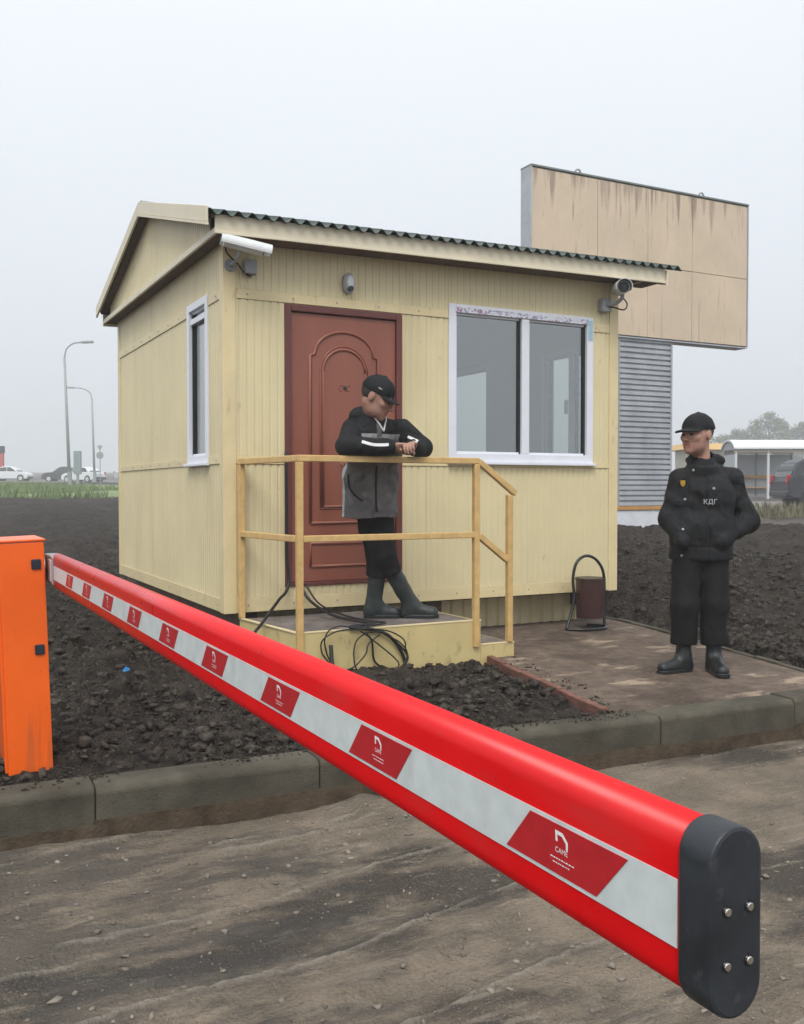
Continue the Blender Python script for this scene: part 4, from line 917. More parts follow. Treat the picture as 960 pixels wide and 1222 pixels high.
# ------------------------------------------------------------------ vehicles
def car(name, p, ang, Ld, Wd, Hd, kind, paint, label, group=None):
    """body lofted from a side profile; x forward, y left"""
    z0 = gz_at(p)+.08; t = thing(name, (p[0], p[1], z0), label, 'car', group)
    t.rotation_euler = (0, 0, ang); base = np.array([p[0], p[1], z0])
    if kind == 'suv':
        bodyp = [(-.50, .34), (-.50, .52), (-.485, .60), (-.47, .62), (.20, .60), (.40, .565), (.475, .50), (.50, .40), (.495, .20), (.47, .16), (-.47, .17), (-.50, .24)]
        cabp = [(-.475, .60), (-.455, .76), (-.42, .90), (-.36, .975), (-.20, 1.0), (.0, .985), (.07, .94), (.135, .80), (.21, .60)]
    else:
        bodyp = [(-.50, .38), (-.495, .56), (-.47, .635), (-.30, .66), (.20, .64), (.40, .585), (.475, .50), (.50, .40), (.495, .20), (.46, .15), (-.46, .15), (-.495, .22)]
        cabp = [(-.37, .645), (-.25, .90), (-.18, .98), (-.05, 1.0), (.06, .97), (.13, .86), (.23, .63)]
    def loft(prof, w0, w1, zlo, zhi, inset):
        """prof polygon extruded across the width with tumblehome (narrower higher up)"""
        n = len(prof); mb = MB(); vv = []
        for s in (-1, 1):
            for x, z in prof:
                k = (z-zlo)/(zhi-zlo+1e-9); w = w0*(1-k)+w1*k; vv.append(base+np.array([x*Ld, s*Wd/2*w, z*Hd]))
        mb.add(vv, [tuple(range(n)), tuple(range(2*n-1, n-1, -1))]+[(i, n+i, n+(i+1) % n, (i+1) % n) for i in range(n)]); return mb
    b = loft(bodyp, 1.0, .93, .15, .66, 0).build('body', paint, t, bevel=.05, seg=3)
    loft(cabp, .93, .74, .60, 1.0, 0).build('cabin', paint, t, bevel=.05, seg=3)
    def pane(q, name='window'):
        mb = MB(); mb.add([base+np.array(v) for v in q], [tuple(range(len(q)))]); return mb.build(name, M['carglass'], t)
    wy = lambda z: Wd/2*(.93+( .74-.93)*(z-.6)/.4)+.006
    wins = [[(-.40, .635), (-.375, .80), (-.33, .915), (-.19, .93), (-.19, .635)], [(-.175, .635), (-.175, .93), (.0, .92), (.06, .80), (.155, .635)]] if kind == 'suv' else [[(-.30, .66), (-.215, .90), (-.06, .945), (-.06, .66)], [(-.045, .66), (-.045, .945), (.05, .92), (.10, .83), (.19, .65)]]
    for s in (-1, 1):
        for w in wins: pane([(x*Ld, s*wy(z), z*Hd) for x, z in w], 'side_window')
    f0 = cabp[-1]; f1 = cabp[-3] if kind == 'suv' else cabp[-3]
    def slanted(p0, p1, off, name):
        (xa, za), (xb, zb) = p0, p1; pane([((xa)*Ld+off, -wy(za)*.90, za*Hd+.02), (xa*Ld+off, wy(za)*.90, za*Hd+.02), (xb*Ld+off, wy(zb)*.88, zb*Hd-.03), (xb*Ld+off, -wy(zb)*.88, zb*Hd-.03)], name)
    slanted(cabp[-1], cabp[-3], .03, 'windscreen'); slanted(cabp[0], cabp[2], -.03, 'rear_window')
    R_ = .335 if kind == 'suv' else .30
    for wx in (-.31, .315):
        for s in (-1, 1):
            c = base+np.array([wx*Ld, s*(Wd/2-.09), R_-.02])
            arch_ = MB().cyl(c+np.array([0, -s*.12, .02]), c+np.array([0, s*.092, .02]), R_+.055, n=28).build('wheel_arch', M['black'], t)
            wh = MB().cyl(c+np.array([0, -s*.1, 0]), c+np.array([0, s*.105, 0]), R_, n=28).build('wheel', M['rubber'], t, bevel=.03)
            MB().cyl(c+np.array([0, s*.100, 0]), c+np.array([0, s*.112, 0]), R_*.66, n=24).build('rim', M['cctv'], wh)
            for k in range(5):
                a = 2*math.pi*k/5; MB().bar(c+np.array([0, s*.113, 0]), c+np.array([math.cos(a)*R_*.62, s*.113, math.sin(a)*R_*.62]), .05, .012).build('spoke', M['metal_grey'], wh)
    for s in (-1, 1):
        zt = .53 if kind == 'suv' else .54
        MB().bar(base+np.array([-.497*Ld, s*Wd*.40, (zt-.06)*Hd]), base+np.array([-.485*Ld, s*Wd*.405, (zt+.12)*Hd]), .16, .10).build('tail_light', mat('tail_light_red', (.35, .015, .02), .25), t, bevel=.02)
        MB().bar(base+np.array([.485*Ld, s*Wd*.34, .46*Hd]), base+np.array([.475*Ld, s*Wd*.42, .47*Hd]), .12, .13).build('headlight', M['cctv'], t, bevel=.02)
    MB().bar(base+np.array([-.498*Ld, -Wd*.46, .27*Hd]), base+np.array([-.498*Ld, Wd*.46, .27*Hd]), .12, .20).build('bumper', M['black'], t, bevel=.04)
    MB().bar(base+np.array([.495*Ld, -Wd*.46, .24*Hd]), base+np.array([.495*Ld, Wd*.46, .24*Hd]), .10, .18).build('bumper', M['black'], t, bevel=.04)
    return t
rang = math.atan2(RT[1], RT[0])
pt_dk = mat('grey_blue_car_paint', (.028, .03, .037), .35, spec=.3); pt_wh = mat('white_car_paint', (.66, .68, .70), .3, coat=.5); pt_bk = mat('black_car_paint', (.02, .02, .024), .3, coat=.5); pt_si = mat('silver_car_paint', (.42, .44, .46), .3, metal=.3, coat=.4)
car('parked_car', at(13.25+2.05, 33.6), rang, 4.3, 1.78, 1.70, 'suv', pt_dk, 'dark grey estate car with silver wheels cut by the right edge')
grp = 'cars on the far road at left'
car('distant_car', at(-40.3, 99.5), rang, 3.9, 1.7, 1.50, 'sedan', pt_wh, 'pale car farthest left on the road, beside the red pillar', grp)
car('distant_car', at(-33.6, 96), rang+math.pi, 4.1, 1.7, 1.50, 'sedan', pt_bk, 'dark car on the far road beneath the nearer lamp post', grp)
car('distant_car', at(-30.4, 92), rang+math.pi*.85, 4.2, 1.7, 1.48, 'sedan', pt_wh, 'white car on the far road between the lamp posts', grp)
car('distant_car', at(-26.7, 97), rang, 4.2, 1.7, 1.50, 'sedan', pt_si, 'silver car half hidden behind the booth corner', grp)

# ------------------------------------------------------------------ far roadside objects
def pillar(lat, dep, w, z0h, z1h, m, cap, label, name, cat):
    p = at(lat, dep); z0 = gz_at(p); t = thing(name, (p[0], p[1], z0), label, cat); c = np.array([p[0], p[1], z0])
    r3 = np.array([RT[0], RT[1], 0])
    MB().bar(c-np.array([0, 0, .2]), c+np.array([0, 0, z0h]), w*.35, .25).build('stand', M['grey_post'], t)
    MB().bar(c+np.array([0, 0, z0h]), c+np.array([0, 0, z1h]), .35, w, upv=tuple(r3)).build('board', m, t, bevel=.03)
    if cap: MB().bar(c+np.array([0, 0, z1h]), c+np.array([0, 0, z1h+.75]), .45, w*1.25, upv=tuple(r3)).build('head', M['navy'], t, bevel=.05)
pillar(-42.0, 101, .55, .9, 3.0, mat('faded_red_board', (.45, .05, .06), .5), True, 'slim red roadside pillar with dark top at the far left', 'roadside_pillar', 'sign')
pillar(-28.6, 85, .62, .9, 2.95, mat('grey_green_board', (.22, .28, .29), .5), False, 'upright grey-green board beside the nearer lamp post', 'roadside_board', 'sign')
p = at(-25.05, 80); t = thing('road_sign', (p[0], p[1], gz_at(p)), 'small dark road sign on a thin post left of the booth', 'sign'); b0 = np.array([p[0], p[1], gz_at(p)])
MB().cyl(b0-np.array([0, 0, .2]), b0+np.array([0, 0, 3.4]), .035, n=8).build('post', M['grey_post'], t)
f3 = np.array([FW2[0], FW2[1], 0])
MB().cyl(b0-f3*.06+np.array([0, 0, 2.5]), b0-f3*.04+np.array([0, 0, 2.5]), .30, n=20).build('plate', M['metal_grey'], t)
MB().cyl(b0-f3*.06+np.array([0, 0, 3.15]), b0-f3*.04+np.array([0, 0, 3.15]), .28, n=3).build('plate', M['grey_post'], t)

# bus shelter
sp = at(17.1, 45.5); sz = gz_at(sp)+.05
sh = thing('bus_shelter', (sp[0], sp[1], sz), 'grey bus shelter with pale arched roof and orange rail at right', 'bus shelter')
r3 = np.array([RT[0], RT[1], 0.]); u3 = np.array([0, 0, 1.]); sc0 = np.array([sp[0], sp[1], sz])
def S(a, b, c): return sc0+r3*a+f3*b+u3*c
arc_n = 10; vv = []
for e_ in (-1.75, 1.75):
    for lay in (0, .07):
        for k in range(arc_n+1):
            a = math.pi*(.12+.76*k/arc_n); vv.append(S(e_, -math.cos(a)*1.0, 2.02+math.sin(a)*.62-lay*-1))
n1 = arc_n+1; ff = []
for k in range(arc_n): ff += [(k, k+1, 2*n1+k+1, 2*n1+k), (n1+k, 3*n1+k, 3*n1+k+1, n1+k+1), (k, n1+k, n1+k+1, k+1), (2*n1+k, 2*n1+k+1, 3*n1+k+1, 3*n1+k)]
ff += [(0, 2*n1, 3*n1, n1), (arc_n, n1+arc_n, 3*n1+arc_n, 2*n1+arc_n)]
MB().add(vv, ff).build('roof', mat('pale_shelter_roof', (.68, .71, .74), .3), sh)
for e_ in (-1.7, 1.7):
    MB().tube([S(e_, -math.cos(math.pi*(.12+.76*k/arc_n))*.97, 2.0+math.sin(math.pi*(.12+.76*k/arc_n))*.62) for k in range(arc_n+1)], .05, 8).build('arch', M['grey_post'], sh)
    MB().add([S(e_, -math.cos(math.pi*(.12+.76*k/arc_n))*.9, 2.0+math.sin(math.pi*(.12+.76*k/arc_n))*.58) for k in range(arc_n+1)], [tuple(range(arc_n+1))]).build('end_panel', M['metal_grey'], sh)
for e_ in (-1.6, -.1, 1.6):
    for q in (-.75, .75): MB().bar(S(e_, q, -.1), S(e_, q, 2.22), .08).build('post', M['grey_post'] if q > 0 else M['cctv'], sh)
for q in (-.75, .75): MB().bar(S(-1.7, q, 2.16), S(1.7, q, 2.16), .08, .14).build('beam', M['plaster'], sh)
for a, b in ((-1.55, -.15), (-.05, 1.55)):
    MB().add([S(a, .78, .15), S(b, .78, .15), S(b, .78, 2.05), S(a, .78, 2.05)], [(0, 1, 2, 3)]).build('back_panel', mat('shelter_panel', (.40, .43, .45), .4), sh)
MB().bar(S(-1.55, .60, .98), S(1.55, .60, .98), .08, .16).build('rail', M['timber'], sh, bevel=.02)
MB().bar(S(-1.5, .55, .45), S(1.5, .55, .45), .38, .06).build('bench', M['timber'], sh, bevel=.02)
for e_ in (-1.2, 1.2): MB().bar(S(e_, .55, 0), S(e_, .55, .42), .06, .3).build('bench_leg', M['grey_post'], sh)
for e_ in (-1.65,): MB().add([S(e_, -.7, .2), S(e_, .7, .2), S(e_, .7, 2.0), S(e_, -.7, 2.0)], [(0, 1, 2, 3)]).build('side_panel', MATS['shelter_panel'], sh)
# a low yellow-roofed kiosk behind the guard
kp = at(19.4, 62); kz = gz_at(kp); ks = thing('far_kiosk', (kp[0], kp[1], kz), 'low far kiosk with ochre roof seen behind the guard', 'kiosk'); k0 = np.array([kp[0], kp[1], kz])
def K(a, b, c): return k0+r3*a+f3*b+u3*c
MB().hexa([K(-1.5, -1.2, -.1), K(1.5, -1.2, -.1), K(1.5, 1.2, -.1), K(-1.5, 1.2, -.1), K(-1.5, -1.2, 2.6), K(1.5, -1.2, 2.6), K(1.5, 1.2, 2.6), K(-1.5, 1.2, 2.6)]).build('wall', M['plaster'], ks)
MB().hexa([K(-1.9, -1.6, 2.605), K(1.9, -1.6, 2.605), K(1.9, 1.6, 2.605), K(-1.9, 1.6, 2.605), K(-1.6, -1.3, 3.0), K(1.6, -1.3, 3.0), K(1.6, 1.3, 3.0), K(-1.6, 1.3, 3.0)]).build('roof', mat('ochre_roof', (.55, .36, .12), .6), ks)
MB().hexa([K(-.6, -1.24, 1.0), K(.9, -1.24, 1.0), K(.9, -1.205, 1.0), K(-.6, -1.205, 1.0), K(-.6, -1.24, 2.0), K(.9, -1.24, 2.0), K(.9, -1.205, 2.0), K(-.6, -1.205, 2.0)]).build('window', M['carglass'], ks)

# ------------------------------------------------------------------ trees in the haze
leafm = mat('autumn_leaf', (.075, .10, .035), .7, vcol=(.14, .15, .05), vscale=.7)
bark = mat('bark', (.06, .048, .038), .9, var=.3, vscale=6)
def tree_proto(hgt, rad, seed):
    r = np.random.default_rng(seed); root = None
    tr = MB(); ctr = []
    tr.tube([(0, 0, -.3), (.05*hgt*.1, 0, hgt*.3), (0, .04*hgt*.1, hgt*.6), (0, 0, hgt*.9)], [.03*hgt*.7, .022*hgt*.7, .013*hgt*.7, .004*hgt], 8)
    for k in range(11):
        z = hgt*r.uniform(.25, .85); a = r.random()*6.28; ln = rad*r.uniform(.5, 1.0)*(1.15-z/hgt*.6); e_ = np.array([math.cos(a)*ln, math.sin(a)*ln, z+ln*r.uniform(.35, .8)])
        tr.tube([(0, 0, z), (e_*.5+np.array([0, 0, z*.5])*1.0).tolist(), e_.tolist()], [.009*hgt, .006*hgt, .002*hgt], 6); ctr.append(e_)
    for k in range(34):
        a = r.random()*6.28; z = hgt*r.uniform(.28, 1.0); prof = rad*(1-abs((z/hgt-.52)/.52)**2.2)*r.uniform(.3, 1.05); ctr.append(np.array([math.cos(a)*prof, math.sin(a)*prof, z]))
    v = []; f = []
    for c in ctr:
        cs = rad*r.uniform(.18, .36)
        for _ in range(70):
            d = r.normal(0, 1, 3); d /= np.linalg.norm(d); p_ = c+d*cs*r.random()**.4*np.array([1, 1, .75]); s = r.uniform(.09, .2)
            t1 = r.normal(0, 1, 3); t1 /= np.linalg.norm(t1); t2 = np.cross(t1, d); t2 /= np.linalg.norm(t2)+1e-9
            b = len(v); v += [p_-t1*s, p_+t2*s*.6, p_+t1*s, p_-t2*s*.6]; f.append((b, b+1, b+2, b+3))
    return tr, v, f
protos = []
for hgt, rad, sd in ((8.2, 3.0, 1), (6.2, 2.9, 2), (7.4, 2.2, 3)):
    trm, v, f = tree_proto(hgt, rad, sd)
    trme = trm.build('trunk', bark); trme_data = trme.data; bpy.data.objects.remove(trme)
    cr_ = mk_obj('crown', v, f, leafm); cr_data = cr_.data; bpy.data.objects.remove(cr_); protos.append((trme_data, cr_data))
tspec = []
for u, v, dep, k, wd, lab in ((862, 522, 172, 1, 1.0, 'low tree just right of the guard\'s cap'), (880, 516, 178, 1, 1.0, 'low tree over the left end of the bus shelter roof'), (897, 511, 174, 0, .9, 'mid-height tree over the middle of the shelter roof'), (917, 496, 170, 0, 1.0, 'tallest rounded tree above the bus shelter roof'),
                             (932, 503, 180, 2, 1.1, 'tree over the right end of the shelter roof'), (946, 521, 176, 1, 1.0, 'lower tree in the gap right of the tallest one'), (958, 507, 172, 0, 1.0, 'tree above the dark car at the right edge'), (845, 527, 184, 2, 1.0, 'small tree directly behind the guard\'s head'), (974, 500, 178, 1, 1.1, 'rightmost tree, cut by the right edge')):
    lat = (u-480)/FPX*dep; p = at(lat, dep); tspec.append((lat, dep, k, ((584-v)/FPX*dep+1.23-gz_at(p))/(8.2, 6.2, 7.4)[k], wd, lab))
for lat, dep, k, s, wd, lab in tspec:
    p = at(lat, dep); t = thing('tree', (p[0], p[1], gz_at(p)), 'hazy '+lab, 'tree', 'hazy trees behind the bus shelter'); t.scale = (s*wd, s*wd, s); t.rotation_euler = (0, 0, random.random()*6)
    for nm, dt in zip(('trunk', 'crown'), protos[k]):
        o = bpy.data.objects.new(nm, dt); COL.objects.link(o); o.parent = t; ORIG[o.name] = ORIG[t.name]

# small litter on the soil
lp = I(151, 795, z=.03); zz = float(soil_z(np.array(lp[0]), np.array(lp[1])))
q = [(lp[0]-.02, lp[1], zz+.02), (lp[0]+.03, lp[1]+.01, zz+.03), (lp[0]+.025, lp[1]+.03, zz+.04), (lp[0]-.018, lp[1]+.03, zz+.03), (lp[0], lp[1]+.012, zz+.055)]
tag(MB().add(q, [(0, 1, 4), (1, 2, 4), (2, 3, 4), (3, 0, 4), (0, 3, 2, 1)]).build('plastic_scrap', mat('blue_plastic', (.03, .22, .55), .35), loc=lp), 'small scrap of bright blue plastic lying on the dark soil', 'litter')
for (u, v_, w, lab) in ((893, 625, .30, 'crumpled white sheet scrap on the soil by the guard\'s elbow'),):
    lp = I(u, v_, d=16); zz = float(terrain_z(np.array(lp[0]), np.array(lp[1])))+.1
    mb = MB(); n = 7; vv = []
    for i in range(n):
        for j in range(n): vv.append((lp[0]+w*(i/(n-1)-.5)+random.uniform(-.02, .02), lp[1]+w*(j/(n-1)-.5), zz+.12*random.random()))
    ff = [(i*n+j, i*n+j+1, i*n+n+j+1, i*n+n+j) for i in range(n-1) for j in range(n-1)]
    tag(mb.add(vv, ff).build('paper_scrap', M['pvc'], loc=lp), lab, 'litter')

# ------------------------------------------------------------------ haze
hz = bpy.data.materials.new('haze_air'); hz.use_nodes = True; n, l = nodes_of(hz); n.clear()
ho = n.new('ShaderNodeOutputMaterial'); pv = n.new('ShaderNodeVolumePrincipled'); pv.inputs['Color'].default_value = (.93, .95, .97, 1); pv.inputs['Density'].default_value = .0031; pv.inputs['Anisotropy'].default_value = .2
l.new(pv.outputs[0], ho.inputs['Volume'])
tag(MB().box(-345, 345, -135, 415, -2.5, 24).build('haze', hz), 'pale even mist filling the air over the site', 'haze', kind='stuff')
# ------------------------------------------------------------------ people: implicit surfaces polygonised with surface nets
def smin(a, b, k):
    h = np.clip(.5+.5*(b-a)/k, 0, 1); return b*(1-h)+a*h-k*h*(1-h)
def rcone(p, a, b, r1, r2):
    a = np.asarray(a, float); b = np.asarray(b, float); ba = b-a; l2 = ba@ba
    t = np.clip(((p-a)@ba)/l2, 0, 1); return np.linalg.norm(p-a-t[:, None]*ba, axis=1)-(r1+(r2-r1)*t)
def ell(p, c, r, R=None):
    q = p-np.asarray(c, float)
    if R is not None: q = q@R
    r = np.asarray(r, float); k0 = np.linalg.norm(q/r, axis=1); k1 = np.linalg.norm(q/(r*r), axis=1)+1e-9
    return k0*(k0-1)/k1
def slab(p, a, b, ra, rb, R, fl):
    """round cone flattened along R[:,1] (front-back) by fl"""
    q = p@R; a = np.asarray(a)@R; b = np.asarray(b)@R; q = q.copy(); s = np.array([1, 1/fl, 1.]); return rcone(q*s, a*s, b*s, ra, rb)*fl**.5
_WD = [np.random.default_rng(100+i).normal(0, 1, 3) for i in range(24)]; _WD = [d/np.linalg.norm(d) for d in _WD]
def wob(p, f, seed=0):
    s = 0
    for i in range(4):
        d1, d2 = _WD[(seed*5+i) % 24], _WD[(seed*5+i+7) % 24]; s = s+np.sin((p@d1)*f*(1+.3*i)+1.7*np.sin((p@d2)*f*.6+i)+i*2.1+seed)
    return s/4
def polygonise(sdf, lo, hi, h):
    lo = np.asarray(lo, float); hi = np.asarray(hi, float); n = (np.ceil((hi-lo)/h/4)*4+5).astype(int)
    cN = (n+3)//4; ax = [lo[i]+(np.arange(cN[i])*4+1.5)*h for i in range(3)]
    G = np.stack(np.meshgrid(*ax, indexing='ij'), -1).reshape(-1, 3); cv = sdf(G).reshape(cN)
    big = np.repeat(np.repeat(np.repeat(cv, 4, 0), 4, 1), 4, 2)[:n[0], :n[1], :n[2]]
    V = np.where(big < 0, -1., 1.); mask = np.abs(big) < h*9.0
    idx = np.argwhere(mask)
    for s in range(0, len(idx), 400000):
        c = idx[s:s+400000]; V[c[:, 0], c[:, 1], c[:, 2]] = sdf(lo+c*h)
    ins = V < 0
    cnt = np.zeros(n-1, np.uint8)
    for dx in (0, 1):
        for dy in (0, 1):
            for dz in (0, 1): cnt += ins[dx:n[0]-1+dx, dy:n[1]-1+dy, dz:n[2]-1+dz]
    cells = np.argwhere((cnt > 0) & (cnt < 8)); vid = np.full(n-1, -1, np.int64); vid[tuple(cells.T)] = np.arange(len(cells))
    acc = np.zeros((len(cells), 3)); num = np.zeros(len(cells))
    cor = [np.array(c) for c in ((0, 0, 0), (1, 0, 0), (0, 1, 0), (1, 1, 0), (0, 0, 1), (1, 0, 1), (0, 1, 1), (1, 1, 1))]
    for i, j in ((0, 1), (2, 3), (4, 5), (6, 7), (0, 2), (1, 3), (4, 6), (5, 7), (0, 4), (1, 5), (2, 6), (3, 7)):
        a = V[tuple((cells+cor[i]).T)]; b = V[tuple((cells+cor[j]).T)]; x = (a < 0) != (b < 0)
        t = np.where(x, a/np.where(x, a-b, 1), 0); acc += np.where(x[:, None], cor[i]+t[:, None]*(cor[j]-cor[i]), 0); num += x
    verts = lo+(cells+acc/num[:, None])*h
    quads = []
    for axn in range(3):
        d = np.zeros(3, int); d[axn] = 1; o1, o2 = [(1, 2), (2, 0), (0, 1)][axn]
        A = ins[:n[0]-d[0], :n[1]-d[1], :n[2]-d[2]]; B = ins[d[0]:, d[1]:, d[2]:]
        e_ = np.argwhere(A != B); e_ = e_[(e_[:, o1] > 0) & (e_[:, o2] > 0) & (e_[:, o1] < n[o1]-1) & (e_[:, o2] < n[o2]-1)]
        e1 = np.zeros(3, int); e1[o1] = 1; e2 = np.zeros(3, int); e2[o2] = 1
        q = np.stack([vid[tuple((e_-e1-e2).T)], vid[tuple((e_-e2).T)], vid[tuple(e_.T)], vid[tuple((e_-e1).T)]], 1)
        fl = ins[tuple(e_.T)]; q[~fl] = q[~fl][:, ::-1]; quads.append(q)
    q = np.concatenate(quads); return verts, q[(q >= 0).all(1)]
def relax(v, f, it):
    e = np.concatenate([f[:, [0, 1]], f[:, [1, 2]], f[:, [2, 3]], f[:, [3, 0]]])
    for k in range(it):
        acc = np.zeros_like(v); n = np.zeros(len(v))
        for a, b in ((0, 1), (1, 0)):
            for i in range(3): acc[:, i] += np.bincount(e[:, a], weights=v[e[:, b], i], minlength=len(v))
            n += np.bincount(e[:, a], minlength=len(v))
        v = v+(.55 if k % 2 == 0 else -.35)*(acc/np.maximum(n, 1)[:, None]-v)
    return v
def cast(sdf, u, v, t0):
    dr = I(u, v, d=1.0)-CAM; L_ = np.linalg.norm(dr); t = t0
    for _ in range(160):
        q = CAM+dr*t; s = float(sdf(q[None])[0])
        if s < .0015: break
        t += max(s*.6, .0008)/L_
    q = CAM+dr*t; e_ = .010
    g = np.array([float(sdf((q+np.eye(3)[i]*e_)[None])[0]-sdf((q-np.eye(3)[i]*e_)[None])[0]) for i in range(3)]); g /= np.linalg.norm(g)+1e-9; return q, g
def ribbon(name, sdf, uvs, wpx, t0, m, parent, off=.0025, n=4, vert=False):
    """a cloth strip laid on a garment along the seen path uvs, wpx pixels wide"""
    pts = bezier([(u, v, 0) for u, v in uvs], n); L0 = []; L1 = []
    for i, p_ in enumerate(pts):
        t = pts[min(i+1, len(pts)-1)]-pts[max(i-1, 0)]; t = t/np.linalg.norm(t); nx, ny = -t[1]*wpx/2, t[0]*wpx/2
        for lst, s in ((L0, 1), (L1, -1)):
            q, g = cast(sdf, p_[0]+s*nx, p_[1]+s*ny, t0); lst.append((q, g))
    vv = [q+g*off for q, g in L0]+[q+g*off for q, g in L1]+[q-g*.006 for q, g in L0]+[q-g*.006 for q, g in L1]; k = len(L0); ff = []
    for i in range(k-1): ff += [(i, i+1, k+i+1, k+i), (i, 2*k+i, 2*k+i+1, i+1), (k+i, k+i+1, 3*k+i+1, 3*k+i)]
    ff += [(0, k, 3*k, 2*k), (k-1, 3*k-1, 4*k-1, 2*k-1)]
    return MB().add(vv, ff).build(name, m, parent, smooth=False)
def sdf_obj(name, sdf, lo, hi, h, mats, parent=None, loc=None, matfun=None):
    v, f = polygonise(sdf, lo, hi, h)
    v = relax(v, f, 4 if name in ('jacket', 'trousers', 'boot', 'cap') else 2); base = ORIG[parent.name] if parent is not None else np.array(loc, float)
    me = bpy.data.meshes.new(name); vv = (v-base).astype(np.float32); me.vertices.add(len(vv)); me.vertices.foreach_set('co', vv.ravel())
    me.loops.add(f.size); me.loops.foreach_set('vertex_index', f.ravel().astype(np.int32)); me.polygons.add(len(f))
    me.polygons.foreach_set('loop_start', np.arange(0, f.size, 4, dtype=np.int32)); me.polygons.foreach_set('loop_total', np.full(len(f), 4, dtype=np.int32))
    me.polygons.foreach_set('use_smooth', np.ones(len(f), dtype=bool))
    for m_ in (mats if isinstance(mats, (list, tuple)) else [mats]): me.materials.append(m_)
    if matfun is not None: me.polygons.foreach_set('material_index', matfun(v[f].mean(1)).astype(np.int32))
    me.update(); me.validate()
    o = bpy.data.objects.new(name, me); COL.objects.link(o); ORIG[o.name] = base
    if parent is not None: o.parent = parent
    else: o.location = base
    return o
def frame(fwd, up=(0, 0, 1)):
    """columns: x = his left, y = backwards, z = up; the face looks along -y"""
    f = np.asarray(fwd, float); f /= np.linalg.norm(f); y = -f; x = np.cross(y, np.asarray(up, float)); x /= np.linalg.norm(x); z = np.cross(x, y); return np.stack([x, y, z], 1)
HS = 1.10      # head scale
def head_sdf(p, c, R): return head_local((p-c)@R/HS)*HS
def head_local(q):
    d = ell(q, (0, .020, .040), (.077, .098, .086))
    d = smin(d, ell(q, (0, -.024, -.022), (.064, .074, .086)), .04)
    d = smin(d, ell(q, (0, -.034, -.074), (.051, .056, .040)), .04)
    d = smin(d, ell(q, (0, -.083, -.097), (.021, .015, .015)), .025)
    for s in (-1, 1): d = smin(d, ell(q, (s*.043, -.070, -.014), (.018, .015, .014)), .03)
    d = smin(d, rcone(q, (-.034, -.088, .026), (.034, -.088, .026), .008, .008), .02)
    for s in (-1, 1): d = -smin(-d, ell(q, (s*.030, -.116, .006), (.018, .020, .010)), .014)
    d = smin(d, rcone(q, (0, -.093, .016), (0, -.1185, -.024), .0065, .0115), .012)
    for s in (-1, 1): d = smin(d, ell(q, (s*.0115, -.106, -.029), (.008, .010, .007)), .008)
    d = smin(d, rcone(q, (-.019, -.0915, -.055), (.019, -.0915, -.055), .0055, .0055), .008)
    d = smin(d, rcone(q, (-.016, -.0915, -.066), (.016, -.0915, -.066), .0065, .0065), .008)
    d = -smin(-d, rcone(q, (-.024, -.099, -.060), (.024, -.099, -.060), .0025, .0025), .004)
    for s in (-1, 1): d = smin(d, ell(q, (s*.078, .012, -.002), (.010, .021, .032)), .008)
    return d
SKIN = mat('ruddy_skin', (.40, .215, .155), .5, vcol=(.47, .275, .205), vscale=28, bump=.08, bscale=240)
SKIN2 = mat('tanned_skin', (.31, .165, .118), .5, vcol=(.38, .215, .155), vscale=28, bump=.08, bscale=240)
HAIR = mat('dark_hair', (.02, .015, .012), .6, var=.3, vscale=80, bump=.4, bscale=300)
BLK = mat('black_jacket_cloth', (.0125, .0132, .0145), .68, var=.3, vscale=7, bump=.12, bscale=260, spec=.18)
TRO = mat('black_trouser_cloth', (.0095, .0095, .0105), .78, var=.3, vscale=8, bump=.12, bscale=260, spec=.18)
CAPM = mat('black_cap_cloth', (.010, .011, .013), .7, var=.2, vscale=20, bump=.1, bscale=300, spec=.18)
BOOT = mat('black_boot_leather', (.012, .014, .015), .42, var=.3, vscale=14, bump=.3, bscale=120)
RUB = mat('grey_green_rubber_boot', (.028, .036, .036), .42, var=.35, vscale=12, bump=.2, bscale=60)
GRY = mat('grey_jacket_cloth', (.115, .111, .112), .75, var=.28, vscale=13, bump=.12, bscale=260, spec=.18)
LGR = mat('pale_blue_grey_side', (.36, .43, .46), .7, var=.1, vscale=14, bump=.1, bscale=260)
WHT = mat('white_stripe_cloth', (.72, .72, .72), .65, var=.06, vscale=30)
MGR = mat('mid_grey_print', (.28, .28, .285), .7, var=.25, vscale=40)
EYE = mat('dark_eye', (.012, .009, .008), .2)
LIPS = mat('lip_skin', (.36, .13, .10), .45); STUB = mat('shaven_skin', (.345, .19, .142), .55, var=.12, vscale=160, bump=.1, bscale=260)
def skinmap(c, R):
    def f(p):
        q = (p-c)@R/HS; m = np.zeros(len(p), int); near = np.linalg.norm(q, axis=1) < .16
        m[near & (q[:, 2] < -.034) & (q[:, 2] > -.13) & (q[:, 1] < .0)] = 2
        m[near & (np.abs(q[:, 0]) < .024) & (q[:, 2] > -.072) & (q[:, 2] < -.050) & (q[:, 1] < -.084)] = 1
        return m
    return f
for _m, _sc, _ds in ((BLK, 10, .05), (TRO, 8, .04), (GRY, 9, .04), (LGR, 9, .03), (CAPM, 14, .006)):
    crumple(_m, _sc, _ds)
